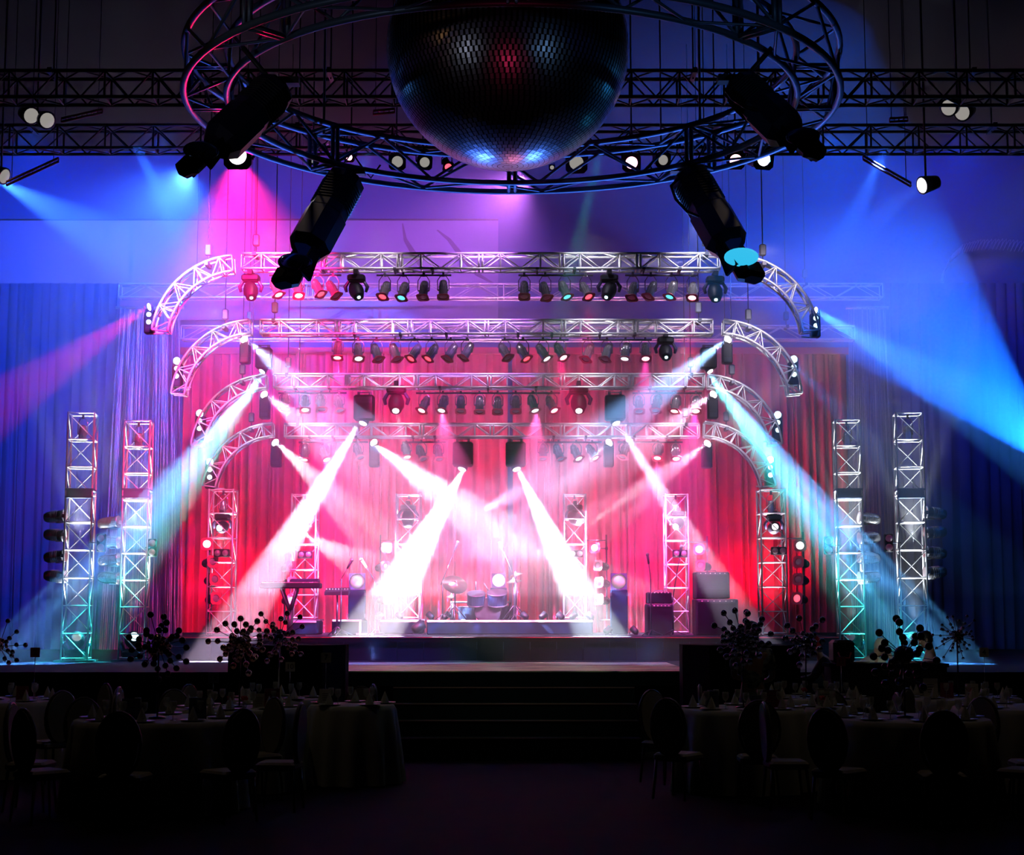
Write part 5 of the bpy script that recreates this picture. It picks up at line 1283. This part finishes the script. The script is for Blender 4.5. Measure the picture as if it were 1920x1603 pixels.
def chair(x, y, rz, label):
    t = thing('banquet_chair', label, 'chair', (x, y, 0), 'banquet chairs around the round tables'); t.rotation_euler = (0, 0, rz)
    piece('seat', 'ch_seat', lambda: MB().bbox((0, 0, .36), (.33, .33, .07), .02), 'chairc', t)
    def back():
        m = MB(); n = 22; pr = []
        for i in range(n):
            a = 2 * PI * i / n; pr.append((.165 * math.cos(a) * (1 if math.sin(a) > 0 else .92), .235 * math.sin(a)))
        vv = [(x_, -.155 - .05 * (z_ + .2) - .022, .62 + z_) for x_, z_ in pr] + [(x_, -.155 - .05 * (z_ + .2) + .022, .62 + z_) for x_, z_ in pr]
        return m.add(vv, [tuple(range(n)), tuple(range(2 * n - 1, n - 1, -1))] + [(i, n + i, n + (i + 1) % n, (i + 1) % n) for i in range(n)])
    piece('backrest', 'ch_back', back, 'chairc', t)
    def frame():
        return MB().path([(.172 * math.cos(2 * PI * i / 22), -.155 - .05 * (.24 * math.sin(2 * PI * i / 22) + .2), .62 + .242 * math.sin(2 * PI * i / 22)) for i in range(22)], .014, 6, True)
    piece('back_frame', 'ch_fr', frame, 'chairw', t)
    for sx in (-1, 1):
        for sy in (-1, 1): piece('leg', f'ch_leg{sx}{sy}', lambda: MB().tube((sx * .14, sy * .14, .33), (sx * .16, sy * .17, 0), .014, 6, .010), 'chairw', t)
placed = []; chn = 0
TXY = [(P(a[0], 1150, a[1]).x, a[1], a[2]) for a in TAB]
PRS = [(P(1612, 1, DP).x, DP), (P(1745, 1, DP).x, DP), (P(1562, 1, DP).x, DP), (P(1412, 1, 16.1).x, 16.1)]
def free(x, y, me_i):
    if y > 17.35 and abs(x) > 1.3: return False
    for i, (tx, ty, r) in enumerate(TXY):
        if i != me_i and math.hypot(x - tx, y - ty) < r + .34: return False
    for (cx, cy_) in placed:
        if math.hypot(x - cx, y - cy_) < .47: return False
    for (cx, cy_) in PRS:
        if math.hypot(x - cx, y - cy_) < .55: return False
    return True
def inst(name, key, parts, loc, label, cat, group, rot=0):
    t = thing(name, label, cat, loc, group); t.rotation_euler = (0, 0, rot)
    for pn, fn, m in parts: piece(pn, key + pn, fn, m, t)
    return t
GL = [('bowl', lambda: MB().lathe([(.006, .075), (.02, .085), (.030, .11), (.028, .155)], 12), 'glass'), ('stem', lambda: MB().tube((0, 0, .004), (0, 0, .08), .003, 6).lathe([(.026, 0), (.026, .002), (.004, .008)], 12), 'glass')]
PLT = [('plate', lambda: MB().lathe([(.05, 0), (.07, .004), (.105, .014), (.105, .017), (.07, .008), (.001, .006)], 20), 'ceramic'), ('napkin', lambda: MB().lathe([(.04, .009), (.038, .03), (.015, .09), (.001, .12)], 6, smooth=False), 'card')]
CLOCK = ['stage side', 'stage side, a little toward the amplifiers', 'amplifier side', 'audience side, toward the amplifiers', 'audience side', 'audience side, toward the keyboard', 'keyboard side', 'stage side, a little toward the keyboard']
for ti, (px, d, r, kind, num, say) in enumerate(TAB):
    x = TXY[ti][0]; S_ = say[6:] if say.startswith('table ') else say
    t = thing('round_table', 'round banquet ' + say, 'table', (x, d, 0), 'round banquet tables')
    MB().lathe([(r * .96, ZT - .03), (r * .96, ZT - .008)], 40, Matrix.Translation((x, d, 0)), smooth=False).build('table_top', 'chairw', t)
    for k in range(4):
        a = PI / 4 + PI / 2 * k; MB().tube((x + r * .6 * math.cos(a), d + r * .6 * math.sin(a), ZT - .03), (x + r * .7 * math.cos(a), d + r * .7 * math.sin(a), 0), .015, 6).build('leg', 'chairw', t)
    c = cloth_mesh(r).build('tablecloth', 'cloth', org=(0, 0, 0)); c.location = (x, d, 0)
    tag(c, 'white floor-length cloth on the ' + say, 'tablecloth', 'white tablecloths')
    nch = 8 if r > .5 else 5
    for k in range(nch):
        a = PI / 2 - 2 * PI * k / nch; rr = r + .36; cx, cy_ = x + rr * math.cos(a), d + rr * math.sin(a)
        if not free(cx, cy_, ti) or (abs(cx) < 1.25): continue
        placed.append((cx, cy_)); chair(cx, cy_, a + PI / 2 + R.uniform(-.15, .15), f'oval-backed chair, {ORD[k]} round clockwise at the {S_ if not S_.startswith("at ") else say}'[:200])
    ng = 10 if r > .5 else 5
    for k in range(ng):
        a = 2 * PI * (k + .3) / ng + .1; rr = r * (.62 if k % 2 else .52)
        inst('wine_glass', 'wg', GL, (x + rr * math.cos(a), d + rr * math.sin(a), ZT), 'clear stemmed glass on the ' + say, 'glass', 'glasses on the ' + say)
    for k in range(min(nch, 8)):
        a = PI / 2 - 2 * PI * k / nch; rr = r * .80
        inst('place_setting_plate', 'pl', PLT, (x + rr * math.cos(a), d + rr * math.sin(a), ZT), 'white plate with folded napkin on the ' + say, 'plate', 'plates on the ' + say)
    if num:
        cpx, cpy = {'15': (400, 1271), '10': (544, 1250), '2': (66, 1223), '7': (595, 1233), '11': (1577, 1240), '4': (1845, 1223)}[num]
        q = P(cpx, cpy, d - .12); q.x = x + max(-r * .6, min(r * .6, q.x - x))
        s = thing('table_number', f'table number card {num} on a thin upright rod', 'table number', (q.x, d - .12, ZT), 'table number stands')
        MB().tube((q.x, d - .12, ZT), (q.x, d - .12, q.z - .04), .003, 6).lathe([(.03, 0), (.03, .006), (.004, .012)], 14, Matrix.Translation((q.x, d - .12, ZT))).build('rod', 'chrome', s)
        cd = MB().box((q.x, d - .12, q.z), (.095, .006, .095)).build('card', 'card' if num not in ('2', '11', '15') else ('cardred' if num != '15' else 'cardblue'), s)
        fc = bpy.data.curves.new('numeral', 'FONT'); fc.body = num; fc.size = .075; fc.align_x = 'CENTER'; fc.align_y = 'CENTER'; fc.extrude = .0008; fc.materials.append(M['ink'])
        fo = bpy.data.objects.new('numeral', font_mesh(fc)); COL.objects.link(fo); fo.parent = s; fo.location = (0, -.0045, q.z - ZT); fo.rotation_euler = (PI / 2, 0, 0)
# menu cards
for (px, py, d, w, h, m_, lab) in ((487, 1270, 15.0, 24, 26, 'card', 'pale upright menu card left of the wine-toned one'), (510, 1297, 14.95, 28, 36, 'cardred', 'larger wine-toned upright menu card among the glasses'), (570, 1272, 15.35, 22, 30, 'card', 'pale upright menu card near the chairs by the steps'),
                                 (245, 1325, 13.25, 34, 40, 'cardblue', 'blue-grey upright menu card in the darkness below the dark centrepiece'), (370, 1327, 13.35, 32, 40, 'cardblue', 'blue-grey upright menu card beside the cream chair'), (42, 1268, 16.1, 22, 28, 'cardred', 'wine-toned menu card far at the keyboard side'),
                                 (1335, 1268, 14.9, 24, 32, 'cardblue', 'blue-grey menu card below the crowded blue-black centrepiece'), (1413, 1276, 14.75, 30, 26, 'cardblue', 'wide blue-grey menu card at the feet of the long-haired person'), (1447, 1287, 14.9, 32, 34, 'cardred', 'wine-toned menu card beside the wide blue-grey one'),
                                 (1548, 1289, 15.1, 30, 34, 'card', 'pale menu card standing on its own small table'), (1745, 1265, 16.7, 26, 36, 'card', 'bright white menu card beside the black-cored centrepiece stem'), (1775, 1262, 16.75, 24, 28, 'cardred', 'wine-toned menu card between two white ones'),
                                 (1822, 1262, 16.75, 24, 26, 'card', 'white menu card with a dark printed motif')):
    p = P(px, py, d); best = min(range(len(TXY)), key=lambda i: math.hypot(p.x - TXY[i][0], d - TXY[i][1])); tx, ty, r = TXY[best]
    v = Vector((p.x - tx, d - ty)); L = v.length
    if L > r * .7: v *= r * .7 / L
    x, y = tx + v.x, ty + v.y; W, H = w * S(d), h * S(d)
    t = thing('menu_card', lab, 'menu card', (x, y, ZT), 'menu cards')
    q = Matrix.Translation((x, y, ZT)) @ Matrix.Rotation(-.12, 4, 'X')
    m = MB().box((0, 0, H / 2), (W, .003, H)); m.v = [tuple(q @ Vector(v_)) for v_ in m.v]; m.build('front_leaf', m_, t)
    q2 = Matrix.Translation((x, y + .035, ZT)) @ Matrix.Rotation(.12, 4, 'X'); m = MB().box((0, 0, H / 2), (W, .003, H)); m.v = [tuple(q2 @ Vector(v_)) for v_ in m.v]; m.build('back_leaf', m_, t)
    m = MB()
    for k in range(4): m.box((0, -.0025, H * (.7 - .13 * k)), (W * (.5 - .05 * (k % 2)), .001, H * .03))
    m.v = [tuple(q @ Vector(v_)) for v_ in m.v]; m.build('printed_lines', 'ink', t)
# ball sprays
def spray(px, py, ti, core_px, R_px, ball_px, n, m_core, m_ball, seed, label, two=True, stem_m='blackball', flat=.6, hemi=False):
    tx, ty, r = TXY[ti]; d = ty; c = P(px, py, d); s_ = S(d); rr = random.Random(seed)
    dx = max(-r * .5, min(r * .5, c.x - tx)); c.x = tx + dx
    t = thing('ball_centrepiece', label, 'centrepiece', (c.x, d, ZT), 'ball spray centrepieces')
    MB().tube((c.x, d, ZT), (c.x, d, c.z), .008, 8).lathe([(.07, 0), (.07, .01), (.01, .02)], 18, Matrix.Translation((c.x, d, ZT))).build('stem', stem_m, t)
    co = MB().ball(c, core_px * s_, 18, 10)
    rods = MB(); 
    if core_px < 14:
        for k in range(26):
            v = Vector((rr.gauss(0, 1), rr.gauss(0, 1), rr.gauss(0, 1))).normalized(); co.ball(c + v * core_px * s_ * 1.5, core_px * s_ * .38, 8, 5)
    co.build('core', m_core, t)
    for k in range(n):
        zz = 1 - 2 * (k + .5) / n; ph_ = k * 2.39996 + seed; q_ = math.sqrt(1 - zz * zz)
        v = Vector((q_ * math.cos(ph_), q_ * math.sin(ph_) * flat, zz)) ; L = R_px * s_ * rr.uniform(.62, 1.05)
        rods.tube(c, c + v * L, .0035, 5, cap=False)
        o = MB().ball(c + v * L, ball_px * s_, 14, 8)
        if two and k % 3 != 0: o.ball(c + v * L * .68 + Vector((rr.uniform(-1, 1), rr.uniform(-1, 1), rr.uniform(-1, 1))) * ball_px * s_ * .4, ball_px * s_ * .95, 14, 8)
        o.build('ball', m_ball, t)
    rods.build('rods', stem_m if stem_m != 'blackball' or m_ball == 'blackball' else 'chrome', t)
spray(298, 1212, 0, 13, 66, 6.2, 24, 'goldball', 'blackball', 3, 'dark ball spray centrepiece with copper glints on a thin black stem')
spray(451, 1205, 1, 12, 62, 6.0, 24, 'goldball', 'goldball', 8, 'copper ball spray centrepiece on a black stem before the platform edge')
spray(524, 1196, 2, 9, 56, 5.2, 22, 'silverball', 'goldball', 5, 'pale ball spray centrepiece just beside the copper one', stem_m='chrome')
spray(-2, 1212, 3, 9, 48, 4.5, 18, 'goldball', 'silverball', 6, 'ball spray centrepiece cut by the frame edge at the keyboard side')
spray(1392, 1198, 5, 12, 60, 6.0, 30, 'silverball', 'silverball', 9, 'crowded blue-black ball spray centrepiece in front of the long-haired person')
spray(1510, 1205, 6, 12, 52, 6.0, 14, 'silverball', 'silverball', 4, 'loose blue-black ball spray before the amplifier side platform corner')
spray(1694, 1228, 7, 18, 68, 7.4, 22, 'blackball', 'blackball', 2, 'big black ball spray centrepiece with a large black core ball')
spray(1794, 1192, 8, 8, 46, 2.8, 30, 'silverball', 'silverball', 7, 'small silver beaded spray centrepiece against the dark blue drape')
for (px, d, ti) in ((432, 15.0, 1), (459, 14.95, 1), (490, 15.1, 1), (1522, 15.0, 10), (1818, 16.6, 8), (1508, 16.6, 6)):
    p = P(px, 1290, d); tx, ty, r = TXY[ti]; x = tx + max(-r * .55, min(r * .55, p.x - tx)); y = ty + max(-r * .5, min(r * .5, d - ty))
    t = thing('table_flower', 'small red flower on the ' + TAB[ti][5], 'flower', (x, y, ZT), 'red table flowers on the ' + TAB[ti][5])
    piece('vase', 'fl_v', lambda: MB().lathe([(.02, 0), (.024, .04), (.018, .06)], 12), 'glass', t)
    piece('blossom', 'fl_b', lambda: (lambda m: [m.ball((.018 * math.cos(a), .018 * math.sin(a), .085 + .01 * (a % 2)), .016, 8, 5) for a in range(6)] and m)(MB()).ball((0, 0, .095), .018, 8, 5), 'petal', t)

# ------------------------------------------------------------------ stage haze: layers thinned toward deck and ceiling to darken the bottom and top
for (za, zb, dens, say) in ((.93, 1.88, .018, 'thinnest haze lying just above the stage deck'), (1.881, 2.5, .032, 'thin haze at the height of the instruments'),
                            (2.501, 7.4, .052, 'thick haze around the stage trusses and their beams'), (7.401, 10.6, .022, 'thinner haze between the trusses and the ceiling')):
    mh = bpy.data.materials.new('stage_haze'); mh.use_nodes = True; nt = mh.node_tree; nt.nodes.clear()
    out = nt.nodes.new('ShaderNodeOutputMaterial'); vsn = nt.nodes.new('ShaderNodeVolumeScatter')
    vsn.inputs['Color'].default_value = (1, 1, 1, 1); vsn.inputs['Density'].default_value = dens; vsn.inputs['Anisotropy'].default_value = .25
    nt.links.new(vsn.outputs[0], out.inputs['Volume'])
    hz = MB().box((0, 24.75, (za + zb) / 2), (25.8, 12.1, zb - za)).build('haze', mh)
    hz['kind'] = 'stuff'; hz['label'] = say; hz['category'] = 'haze'
